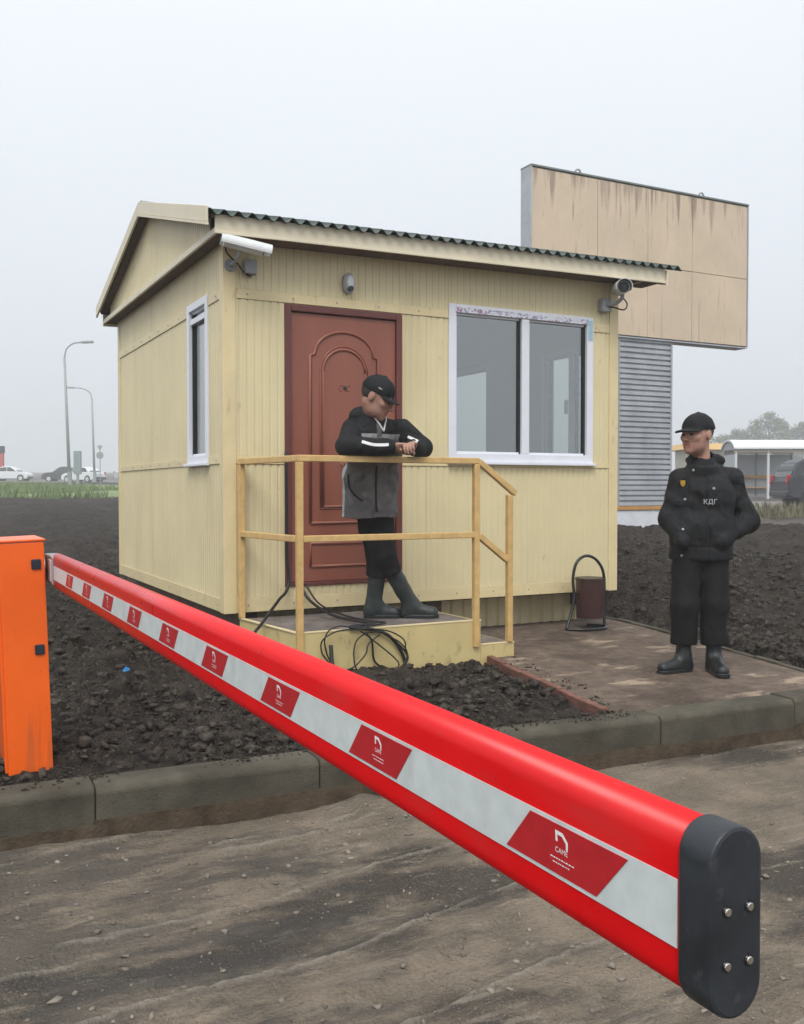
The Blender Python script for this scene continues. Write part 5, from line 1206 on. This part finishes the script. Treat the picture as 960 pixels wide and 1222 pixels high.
def eyes(body, c, R):
    for s in (-1, 1):
        bm = bmesh.new(); bmesh.ops.create_uvsphere(bm, u_segments=12, v_segments=8, radius=1)
        pos = c+HS*R@np.array([s*.030, -.0925, .004]); v = [np.array(x.co[:])*np.array([.013, .0076, .0068])@R.T+pos for x in bm.verts]; f = [[q.index for q in x.verts] for x in bm.faces]; bm.free()
        mk_obj('eye', v, f, EYE, body, smooth=True)
        MB().tube([c+HS*R@np.array([s*x, -.101+.010*(abs(x)-.03)/.02*0, .0235-.004*abs((x-.03)/.018)]) for x in np.linspace(.014, .05, 6)], [.002, .0035, .004, .0035, .003, .0015], 6).build('eyebrow', HAIR, body, smooth=True)
def hair(body, c, R):
    def s(p):
        q = (p-c)@R/HS; d = ell(q, (0, .022, .033), (.080, .100, .090)); d = np.maximum(d, -(q[:, 1]+.015-(q[:, 2])*.25)); return np.maximum(np.maximum(d, -.055-q[:, 2]), q[:, 2]-.06)
    sdf_obj('hair', s, c-.14, c+.14, .004, HAIR, body)
def cap_sdf(c, R, brim_dir=None, brim=.085, low=.028, depth=.0):
    """domed cap; brim_dir in head coordinates (x, y)"""
    def s(p):
        q = (p-c)@R/HS
        d = ell(q, (0, .016, .036), (.089, .110, .098)); d = np.maximum(d, (low-.012*q[:, 1]*0)-q[:, 2]-.10*np.minimum(0, -q[:, 1])*0)
        d = smin(d, ell(q, (0, .016, .128), (.012, .012, .010)), .01)
        d = d+.0018*wob(q, 55, 3)
        if brim_dir is not None:
            b = np.array([*brim_dir, 0.]); b /= np.linalg.norm(b); sx = np.array([-b[1], b[0], 0.])
            t = q@b; w = q@sx
            e = np.sqrt(((t-.07)/(brim+.035))**2+(w/.078)**2)-1; zc = low+.012-.16*np.maximum(t-.06, 0)-3.2*w*w
            d = smin(d, np.maximum(np.maximum(e*.07, np.abs(q[:, 2]-zc)-.0045), .05-t), .010)
        return d
    return s
def lookup_boot(a, k, heel, toe, r_sh, r_ft, zsole):
    """shaft from k down to a, foot from heel to toe; flat sole at zsole"""
    def s(p):
        d = rcone(p, a, k, r_sh*.92, r_sh)
        f = rcone(p, heel, toe, r_ft*1.0, r_ft*.92); f = smin(f, rcone(p, np.asarray(heel)*.55+np.asarray(toe)*.45+np.array([0, 0, .028]), toe, r_ft*.95, r_ft*.8), .02)
        d = smin(d, f, .045); d = smin(d, rcone(p, a, heel, r_sh*.9, r_ft), .03)
        d = d+.003*wob(p, 60, 2); d = np.maximum(d, zsole+.004-p[:, 2])
        ax = np.asarray(k, float)-np.asarray(a, float); L_ = np.linalg.norm(ax); ax /= L_
        return np.maximum(d, (p-np.asarray(k))@ax-.002)
    return s
def sole(body, heel, toe, r, zs, m):
    h = np.asarray(heel, float); t = np.asarray(toe, float); d = (t-h); d[2] = 0; ln = np.linalg.norm(d); d /= ln; s = np.array([-d[1], d[0], 0]); pts = []
    for k in range(24):
        a = 2*math.pi*k/24; e = t if math.cos(a) > 0 else h; rr = r*(1.08 if math.cos(a) > 0 else .98); q = e+d*math.cos(a)*rr+s*math.sin(a)*rr; pts.append((q[0], q[1]))
    return MB().prism(pts, zs-.001, zs+.024)
def hand(p, wrist, dirv, up, s, curl=1.0, spread=.0):
    """palm + four bent fingers + thumb, s=+1 thumb on +side"""
    d = np.asarray(dirv, float); d /= np.linalg.norm(d); u = np.asarray(up, float); u -= d*(u@d); u /= np.linalg.norm(u); w = np.cross(d, u)*s
    wr = np.asarray(wrist, float); R = np.stack([d, w, u], 1)
    o = ell(p, wr+d*.050, (.052, .043, .017), R); o = smin(o, rcone(p, wr-d*.02, wr+d*.03, .026, .027), .02)
    for i, (off, ln) in enumerate(((.030, .070), (.010, .080), (-.010, .075), (-.029, .060))):
        b = wr+d*.088+w*off; a1 = .55*curl+.08*i; a2 = 1.35*curl; a3 = 1.9*curl
        st = lambda a: d*math.cos(a)-u*math.sin(a)
        p1 = b+st(a1)*ln*.45; p2 = p1+st(a2)*ln*.33; p3 = p2+st(a3)*ln*.27
        o = smin(o, rcone(p, b-d*.012, p1, .0095, .0090), .006); o = np.minimum(o, rcone(p, p1, p2, .0090, .0082)); o = np.minimum(o, rcone(p, p2, p3, .0082, .0072))
    t0 = wr+d*.022+w*.030; t1 = t0+(d*.65+w*.65-u*.25)*.045; t2 = t1+(d*.95+w*.1-u*.3)*.034; t3 = t2+(d*.9-w*.25-u*.3)*.022
    o = smin(o, rcone(p, t0, t1, .014, .0115), .012); o = np.minimum(o, rcone(p, t1, t2, .0112, .010)); o = np.minimum(o, rcone(p, t2, t3, .010, .0085)); return o
def trunk(p, levels, RB, k=.06):
    """stacked flattened sections: (centre, half width, radius, depth factor)"""
    o = None
    for (c0, h0, r0, f0), (c1, h1, r1, f1) in zip(levels, levels[1:]):
        x = RB[:, 0]
        for s in (-1, 0, 1):
            d = slab(p, c0+x*h0*s, c1+x*h1*s, r0, r1, RB, (f0+f1)/2); o = d if o is None else smin(o, d, k)
    return o
def bnd(pts, m): a = np.array(pts); return a.min(0)-m, a.max(0)+m
def folds(p, a, b, amp, f, seed=0):
    """creases running round a limb"""
    a = np.asarray(a, float); b = np.asarray(b, float); ax = (b-a)/np.linalg.norm(b-a); t = (p-a)@ax; q = p-a-t[:, None]*ax
    e1 = np.cross(ax, (.3, 1., .2)); e1 /= np.linalg.norm(e1); e2 = np.cross(ax, e1); ang = np.arctan2(q@e2, q@e1)
    w = np.sin(t*f*.62+1.6*np.sin(ang+seed)+2.4*wob(p, 13, seed)); w = np.sign(w)*np.abs(w)**.6
    return amp*.62*w*np.clip(.15+1.1*wob(p, 9, seed+1), 0, 1)

# ================= guard standing on the path
D0 = 6.40
G = lambda u, v, d=D0: I(u, v, d=d)
rr3, ff3 = np.array([_rt[0], _rt[1], 0]), np.array([FW2[0], FW2[1], 0])
def guard():
    gz0 = float(path_z(np.array(-1.85)))
    feet = G(828, 803); loc = (feet[0], feet[1], gz0)
    hc = G(832, 519); RH = frame(-rr3*.80-ff3*.60+np.array([0, 0, -.05]))
    RB = frame(-ff3*.96-rr3*.18)
    neck = G(838, 550, D0+.04); chest = G(840, 590, D0+.03); belly = G(838, 630, D0+.01); pel = G(836, 655, D0+.02)
    shR, shL = G(812, 572, D0+.03), G(875, 572, D0+.07)
    elR, elL = G(799, 620, D0+.04), G(892, 621, D0+.06); haR, haL = G(815, 645, D0-.10), G(861, 645, D0-.10)
    hpR, hpL = G(821, 655, D0+.03), G(852, 655, D0+.03); knR, knL = G(818, 722, D0-.01), G(853, 722, D0-.01)
    anR, anL = G(816, 782, D0+.03), G(852, 784, D0+.02)
    zs = gz0
    anR[2] = zs+.10; anL[2] = zs+.10
    def body(p):
        d = head_sdf(p, hc, RH)
        d = smin(d, rcone(p, neck+np.array([0, 0, -.03]), hc+RH@np.array([0, .03, -.05]), .058, .056), .03)
        d = smin(d, slab(p, shR*.75+chest*.25, shL*.75+chest*.25, .05, .05, RB, .8), .05)
        d = smin(d, slab(p, chest, pel, .10, .095, RB, .7), .06)
        for s, e_, h_ in ((shR, elR, haR), (shL, elL, haL)):
            d = smin(d, rcone(p, s, e_, .048, .040), .03); d = smin(d, rcone(p, e_, h_, .040, .028), .02); d = smin(d, ell(p, h_, (.04, .035, .045)), .02)
        for a, k, n_ in ((hpR, knR, anR), (hpL, knL, anL)):
            d = smin(d, rcone(p, a, k, .078, .052), .05); d = smin(d, rcone(p, k, n_, .05, .038), .03)
        return d
    lo, hi = bnd([hc+[0, 0, .13], shR, shL, elR, elL, anR, anL, haR, haL, loc], .13); lo[2] = zs
    b = sdf_obj('person', body, lo, hi, .0048, [SKIN, LIPS, STUB], None, loc, matfun=skinmap(hc, RH))
    tag(b, 'smiling guard in black cap and jacket, hands in pockets, standing on the path', 'person')
    eyes(b, hc, RH); hair(b, hc, RH)
    sdf_obj('cap', cap_sdf(hc, RH, (0, -1), .062, .030), hc-.25, hc+.25, .0042, CAPM, b)
    hem = G(836, 668, D0)[2]
    def jacket(p):
        w = .008*wob(p, 13, 1)+.009*np.abs(wob(p, 19, 2))*np.clip(.3+wob(p, 8, 9), 0, 1)+folds(p, G(790, 610, D0), G(890, 640, D0), .012, 46, 12)
        d = trunk(p, [(G(840, 574, D0+.05), .070, .080, .85), (chest, .066, .118, .86), (belly, .080, .118, .94), (pel+np.array([0, 0, -.05]), .088, .116, .98)], RB)
        for s in (shR, shL): d = smin(d, rcone(p, neck+np.array([0, 0, -.045])+(s-neck)*.15, s+np.array([0, 0, .004]), .060, .058), .03)
        band = np.abs(p[:, 2]-(hem+.045)); d = d+.005*np.exp(-((band-.045)/.008)**2)*(band < .06)
        for s, e_, h_, sd in ((shR, elR, haR, 3), (shL, elL, haL, 4)):
            a = rcone(p, s, e_, .072, .068)+folds(p, s, e_, .020, 62, sd); a2 = rcone(p, e_, h_, .068, .056)+folds(p, e_, h_, .020, 74, sd+1)
            d = smin(d, smin(a, a2, .03), .022)
        d = d+w
        col = slab(p, neck+np.array([0, 0, -.035]), neck+np.array([0, 0, .012])+ff3*.015, .088, .085, RB, .95); col = np.maximum(col, -slab(p, neck+np.array([0, 0, -.02]), neck+np.array([0, 0, .08])-ff3*.02, .062, .066, RB, .95))
        col = np.maximum(col, (p-neck)@np.array([0, 0, 1.])-.055+.45*((p-neck)@(-ff3))*1.0)
        col = smin(col, np.maximum(slab(p, neck+np.array([0, 0, -.06]), neck+np.array([0, 0, -.015])+ff3*.02, .112, .094, RB, .95), (p-neck)@np.array([0, 0, 1.])+.005+.35*((p-neck)@(-ff3))), .008)
        d = smin(d, col, .015)
        hood = ell(p, neck+ff3*.075+rr3*.045+np.array([0, 0, .005]), (.130, .060, .055), RB)+.006*wob(p, 30, 5); d = smin(d, hood, .02)
        # front opening and pocket seams
        fr = ((p-chest)@rr3+.012); face = ((p-chest)@(-ff3)) > .05
        d = d+np.where(face & (p[:, 2] < neck[2]-.05), .006*np.exp(-(fr/.006)**2), 0)
        for pu, pv in ((866, 598), (812, 600)):
            c = G(pu, pv, D0); l = (p-c)@rr3; z = p[:, 2]-c[2]; fl = np.maximum(np.abs(l)-.055, np.abs(z)-.024); d = d-np.where(face, .005*np.clip(-fl/.006, 0, 1), 0)
        return np.maximum(d, hem-p[:, 2]+.004*wob(p, 24, 6))
    lo, hi = bnd([shR, shL, elR, elL, haR, haL, pel, neck], .20); lo[2] = hem-.02
    sdf_obj('jacket', jacket, lo, hi, .0058, BLK, b)
    cuff = zs+.185
    def trousers(p):
        d = slab(p, pel+rr3*-.06, pel+rr3*.06, .098, .098, RB, .95)
        for a, k, n_, sd in ((hpR, knR, anR, 6), (hpL, knL, anL, 7)):
            e_ = n_+np.array([0, 0, .055])
            x = rcone(p, a, k, .098, .090); x = smin(x, rcone(p, k, e_+np.array([0, 0, -.02]), .090, .082), .03)
            x = x+folds(p, a, e_, .024, 44, sd)+.005*wob(p, 12, sd)+.005*np.sin(p[:, 2]*95+3.5*wob(p, 15, sd))*1.6*np.clip((zs+.38-p[:, 2])/.15, 0, 1)*np.clip(.4+wob(p, 8, sd+2), 0, 1)
            d = smin(d, x, .012)
        return np.maximum(np.maximum(d, cuff-p[:, 2]+.006*wob(p, 20, 8)), p[:, 2]-hem-.06)
    lo, hi = bnd([hpR, hpL, anR, anL, knR, knL, pel], .16); lo[2] = cuff-.03
    sdf_obj('trousers', trousers, lo, hi, .0060, TRO, b)
    for a, dv, ln in ((anR, -rr3*.90-ff3*.42, .185), (anL, -ff3*.99+rr3*.03, .185)):
        hl = np.array([a[0], a[1], zs+.036])-dv*.02; to = hl+dv*ln
        hl2 = hl; k = a+np.array([0, 0, .17])
        bo = sdf_obj('boot', lookup_boot(a, k, hl2, to, .052, .042, zs+.008), *bnd([a, k, hl2, to], .09), .0045, BOOT, b)
        sole(b, hl2, to, .046, zs, M['black']).build('sole', M['black'], bo, bevel=.004)
    # insignia, set on the cloth by shooting a ray from the front
    def on_cloth(u, v):
        o = CAM.copy(); dr = I(u, v, d=1.0)-CAM; t = 5.6; L_ = np.linalg.norm(dr); 
        for _ in range(120):
            q = o+dr*t; s = float(jacket(q[None])[0])
            if s < .002: break
            t += max(s*.6, .001)/L_
        q = o+dr*t; e_ = .012
        g = np.array([float(jacket((q+np.eye(3)[i]*e_)[None])[0]-jacket((q-np.eye(3)[i]*e_)[None])[0]) for i in range(3)]); g /= np.linalg.norm(g); return q+g*.003, g
    q, g = on_cloth(848, 599); x = np.cross((0, 0, 1.), g); x /= np.linalg.norm(x); z = np.cross(g, x)
    pw, ph = .058, .024; bd = MB(); bd.hexa([q-x*pw-z*ph-g*.006, q+x*pw-z*ph-g*.006, q+x*pw+z*ph-g*.006, q-x*pw+z*ph-g*.006, q-x*pw-z*ph+g*.002, q+x*pw-z*ph+g*.002, q+x*pw+z*ph+g*.002, q-x*pw+z*ph+g*.002]).build('name_patch', CAPM, b)
    tv2, tf2 = text_mesh('КДГ', .043); MB().add([q+x*p_[0]+z*p_[1]+g*.0035 for p_ in tv2], tf2).build('patch_print', mat('dull_white_print', (.42, .43, .44), .7, var=.3, vscale=90), b)
    q, g = on_cloth(815, 577); x = np.cross((0, 0, 1.), g); x /= np.linalg.norm(x); z = np.cross(g, x)
    out = [(-.016, .020), (.016, .020), (.017, -.004), (.009, -.018), (0, -.025), (-.009, -.018), (-.017, -.004)]; n_ = len(out)
    MB().add([q+x*a+z*c+g*.001 for a, c in out]+[q+x*a*.8+z*c*.8+g*.005 for a, c in out], [tuple(range(n_, 2*n_))]+[(i, (i+1) % n_, n_+(i+1) % n_, n_+i) for i in range(n_)]).build('badge', mat('gold_badge', (.55, .33, .05), .35, metal=.6), b)
    for (u, v) in ((828, 561), (818, 596), (815, 632), (852, 583), (814, 663)):
        q, g = on_cloth(u, v); MB().cyl(q-g*.004, q+g*.005, .0085, n=14).build('button', M['metal_grey'], b, bevel=.002)
guard()

# ================= man leaning on the railing
def leaner():
    J = lambda u, v, y: I(u, v, y=y)
    zs = DZ
    hc = J(451, 474.5, -.80); RH = frame(np.array([.62, -.62, -.50]))
    neck = J(447, 500, -.73); chest = J(447, 530, -.64); waist = J(443, 572, -.50); pel = J(445, 598, -.42)
    RB = frame(np.array([.28, -.95, -.12]))
    shR, shL = J(421, 513, -.66), J(479, 513, -.77)
    top = ZR+.021
    elR = J(414, 541, -.90); elR[2] = top+.066; wrR = J(466, 538, -.965); wrR[2] = top+.058
    elL = J(504, 538, -.86); elL[2] = top+.062; wrL = J(494, 536, -.985); wrL[2] = top+.060
    hpR, hpL = J(437, 602, -.40), J(454, 602, -.42)
    knR, knL = J(452, 672, -.46), J(461, 668, -.52)
    anR, anL = J(446, 722, -.42), J(490, 722, -.53); anR[2] = zs+.09; anL[2] = zs+.10
    fr = lambda a: a
    def body(p):
        d = head_sdf(p, hc, RH)
        d = smin(d, rcone(p, neck+np.array([0, .03, -.03]), hc+RH@np.array([0, .035, -.05]), .056, .055), .03)
        d = smin(d, slab(p, shR*.6+chest*.4, shL*.6+chest*.4, .035, .035, RB, .8), .03)
        d = smin(d, slab(p, chest, waist, .095, .09, RB, .7), .05); d = smin(d, slab(p, waist, pel, .09, .095, RB, .75), .05)
        for s, e_, h_ in ((shR, elR, wrR), (shL, elL, wrL)):
            d = smin(d, rcone(p, s, e_, .034, .034), .015); d = smin(d, rcone(p, e_, h_, .036, .026), .02)
        for a, k, n_ in ((hpR, knR, anR), (hpL, knL, anL)):
            d = smin(d, rcone(p, a, k, .075, .05), .05); d = smin(d, rcone(p, k, n_, .048, .036), .03)
        dR = np.array([.80, -.58, .06]); dL = np.array([-.55, -.55, .10])
        d = smin(d, hand(p, wrR+dR*.02, dR, (.25, .45, 1), -1, .75), .012)
        d = smin(d, hand(p, wrL+dL*.02+np.array([0, 0, .004]), dL, (-.2, .2, 1), 1, .95), .012)
        return d
    loc = (anR[0], anR[1], zs); lo, hi = bnd([hc+[0, 0, .13], shR, shL, elR, elL, wrR+[.14, -.16, 0], wrL, anR, anL], .13); lo[2] = zs
    b = sdf_obj('person', body, lo, hi, .0045, [SKIN2, LIPS, STUB], None, loc, matfun=skinmap(hc, RH))
    tag(b, 'man in black and grey jacket and rubber boots leaning on the porch railing', 'person')
    eyes(b, hc, RH); hair(b, hc, RH)
    sdf_obj('cap', cap_sdf(hc, RH, (0, -1), .036, .026), hc-.22, hc+.22, .0042, CAPM, b)
    q = hc+HS*RH@np.array([-.089, -.02, .062]); x = RH@np.array([.15, .99, 0]); x /= np.linalg.norm(x); z = RH[:, 2]; g = -RH[:, 0]
    MB().hexa([q-x*.016-z*.005, q+x*.016-z*.005, q+x*.016+z*.005, q-x*.016+z*.005, q-x*.014-z*.004+g*.006, q+x*.014-z*.004+g*.006, q+x*.014+z*.004+g*.006, q-x*.014+z*.004+g*.006]).build('cap_emblem', MGR, b)
    hem = J(443, 617, -.45)[2]
    for s in (-1, 1):      # pale inner collar edge
        MB().tube(bezier([neck+RB@np.array([s*.066, -.02, .045]), neck+RB@np.array([s*.055, -.055, .015]), neck+RB@np.array([s*.022, -.085, -.035]), neck+RB@np.array([.004, -.098, -.075])], 6), [.006]*19, 8).build('collar_edge', WHT, b, smooth=True)
    sleeves = ((shR, elR, wrR, 3), (shL, elL, wrL, 4))
    rX = RB[:, 0]
    def torso(p):
        mid = (shR+shL)/2+np.array([0, .0, -.03]); h3 = J(442, 600, -.47)+np.array([0, 0, -.10])
        d = trunk(p, [(mid, .090, .095, .88), (chest, .092, .130, .90), (waist, .090, .120, .95), (h3, .090, .132, 1.02)], RB)
        for s_ in (shR, shL): d = smin(d, rcone(p, neck+np.array([0, .03, -.045])+(s_-neck)*.12, s_, .068, .060), .04)
        return d
    def arms(p):
        o = None
        for s, e_, h_, sd in sleeves:
            a = rcone(p, s, e_, .078, .070)+folds(p, s, e_, .020, 62, sd); a2 = rcone(p, e_, h_+(h_-e_)*.15, .068, .053)+folds(p, e_, h_, .016, 78, sd+1)
            cuf = (p-h_)@((h_-e_)/np.linalg.norm(h_-e_)); a2 = np.maximum(a2, cuf-.028); x = smin(a, a2, .03); o = x if o is None else np.minimum(o, x)
        return np.maximum(o, top+.002-p[:, 2]-(p[:, 1] > -.86)*1.0)
    def jacket(p):
        d = torso(p)+.012*np.abs(wob(p, 18, 2))*np.clip(.3+wob(p, 8, 9), 0, 1)+folds(p, chest, pel, .014, 50, 14); d = smin(d, arms(p), .025)+.006*wob(p, 13, 1)
        col = slab(p, neck+np.array([0, .02, -.05]), neck+np.array([0, -.0, .02]), .088, .080, RB, .95); col = np.maximum(col, -slab(p, neck+np.array([0, .0, -.04]), neck+np.array([.02, -.06, .10]), .060, .064, RB, .95))
        d = smin(d, col, .02)
        hood = ell(p, neck+np.array([-.04, .070, .022]), (.130, .066, .068), RB)+.006*wob(p, 30, 5); d = smin(d, hood, .025)
        f_ = (p-chest)@rX-.012; d = d+np.where(((p-chest)@(-RB[:, 1])) > .03, .005*np.exp(-(f_/.006)**2), 0)
        d = np.maximum(d, hem-p[:, 2]+.012*wob(p, 14, 6))
        return d
    def jm(c):
        t, a = torso(c), arms(c); arm = a < t-.012
        z = c[:, 2]; h3 = J(442, 600, -.47)+np.array([0, 0, -.10])
        cx = np.stack([np.interp(-z, [-chest[2], -waist[2], -h3[2]], [chest[i], waist[i], h3[i]]) for i in range(3)], 1); lat = ((c-cx)*rX).sum(1); m = np.zeros(len(c), int)
        zc = chest[2]+.005
        m[(~arm) & (z < zc)] = 1
        m[(~arm) & (z < zc+.055) & (z > zc-.004)] = 4
        back = ((c-cx)*RB[:, 1]).sum(1); m[(~arm) & (z < zc-.03) & (np.abs(lat) > .11) & (np.arctan2(back, np.abs(lat)) > .12)] = 2
        return m
    lo, hi = bnd([shR, shL, elR, elL, wrR, wrL, pel, neck], .20); lo[2] = hem-.03
    sdf_obj('jacket', jacket, lo, hi, .0056, [BLK, GRY, LGR, WHT, MGR, MATS['mid_grey_print']], b, matfun=jm)
    ribbon('sleeve_stripe', jacket, [(432, 527), (445, 530.5), (458, 531), (464, 530.5)], 3.4, 4.6, WHT, b)
    ribbon('sleeve_stripe', jacket, [(487, 521), (493, 524), (499, 527)], 3.0, 4.6, WHT, b)
    ribbon('zip', jacket, [(450, 556), (449, 575), (449, 600), (450, 611)], 2.2, 4.6, BLK, b)
    ribbon('pocket_seam', jacket, [(416, 566), (417, 580), (423, 590), (433, 598)], 2.0, 4.6, BLK, b)
    ribbon('zip_flap', jacket, [(452, 505), (453, 515), (452, 525)], 5.0, 4.6, GRY, b)
    def trousers(p):
        d = slab(p, pel-rX*.06, pel+rX*.06, .105, .105, RB, .95)
        for a, k, n_, sd in ((hpR, knR, anR, 6), (hpL, knL, anL, 7)):
            e_ = k+(n_-k)*.22; x = rcone(p, a, k, .094, .074); x = smin(x, rcone(p, k, e_, .074, .078), .03)
            x = x+folds(p, a, e_, .024, 46, sd)+.005*wob(p, 14, sd); ax = (n_-k)/np.linalg.norm(n_-k); x = np.maximum(x, (p-e_)@ax-.03); d = smin(d, x, .012)
        return np.maximum(d, p[:, 2]-hem-.12)
    lo, hi = bnd([hpR, hpL, knR, knL, pel, anR, anL], .16)
    sdf_obj('trousers', trousers, lo, hi, .0060, TRO, b)
    for a, k, dv, ln in ((anR, knR, np.array([.92, -.38, 0]), .175), (anL, knL, np.array([.86, -.50, 0]), .18)):
        dv = dv/np.linalg.norm(dv); ax = (k-a)/np.linalg.norm(k-a); kk = a+ax*.275
        hl = np.array([a[0], a[1], zs+.038])-dv*.025; to = hl+dv*ln
        bo = sdf_obj('boot', lookup_boot(a, kk, hl, to, .062, .043, zs+.004), *bnd([a, kk, hl, to], .10), .0048, RUB, b)
        sole(b, hl, to, .047, zs, M['black']).build('sole', M['black'], bo, bevel=.004)
leaner()
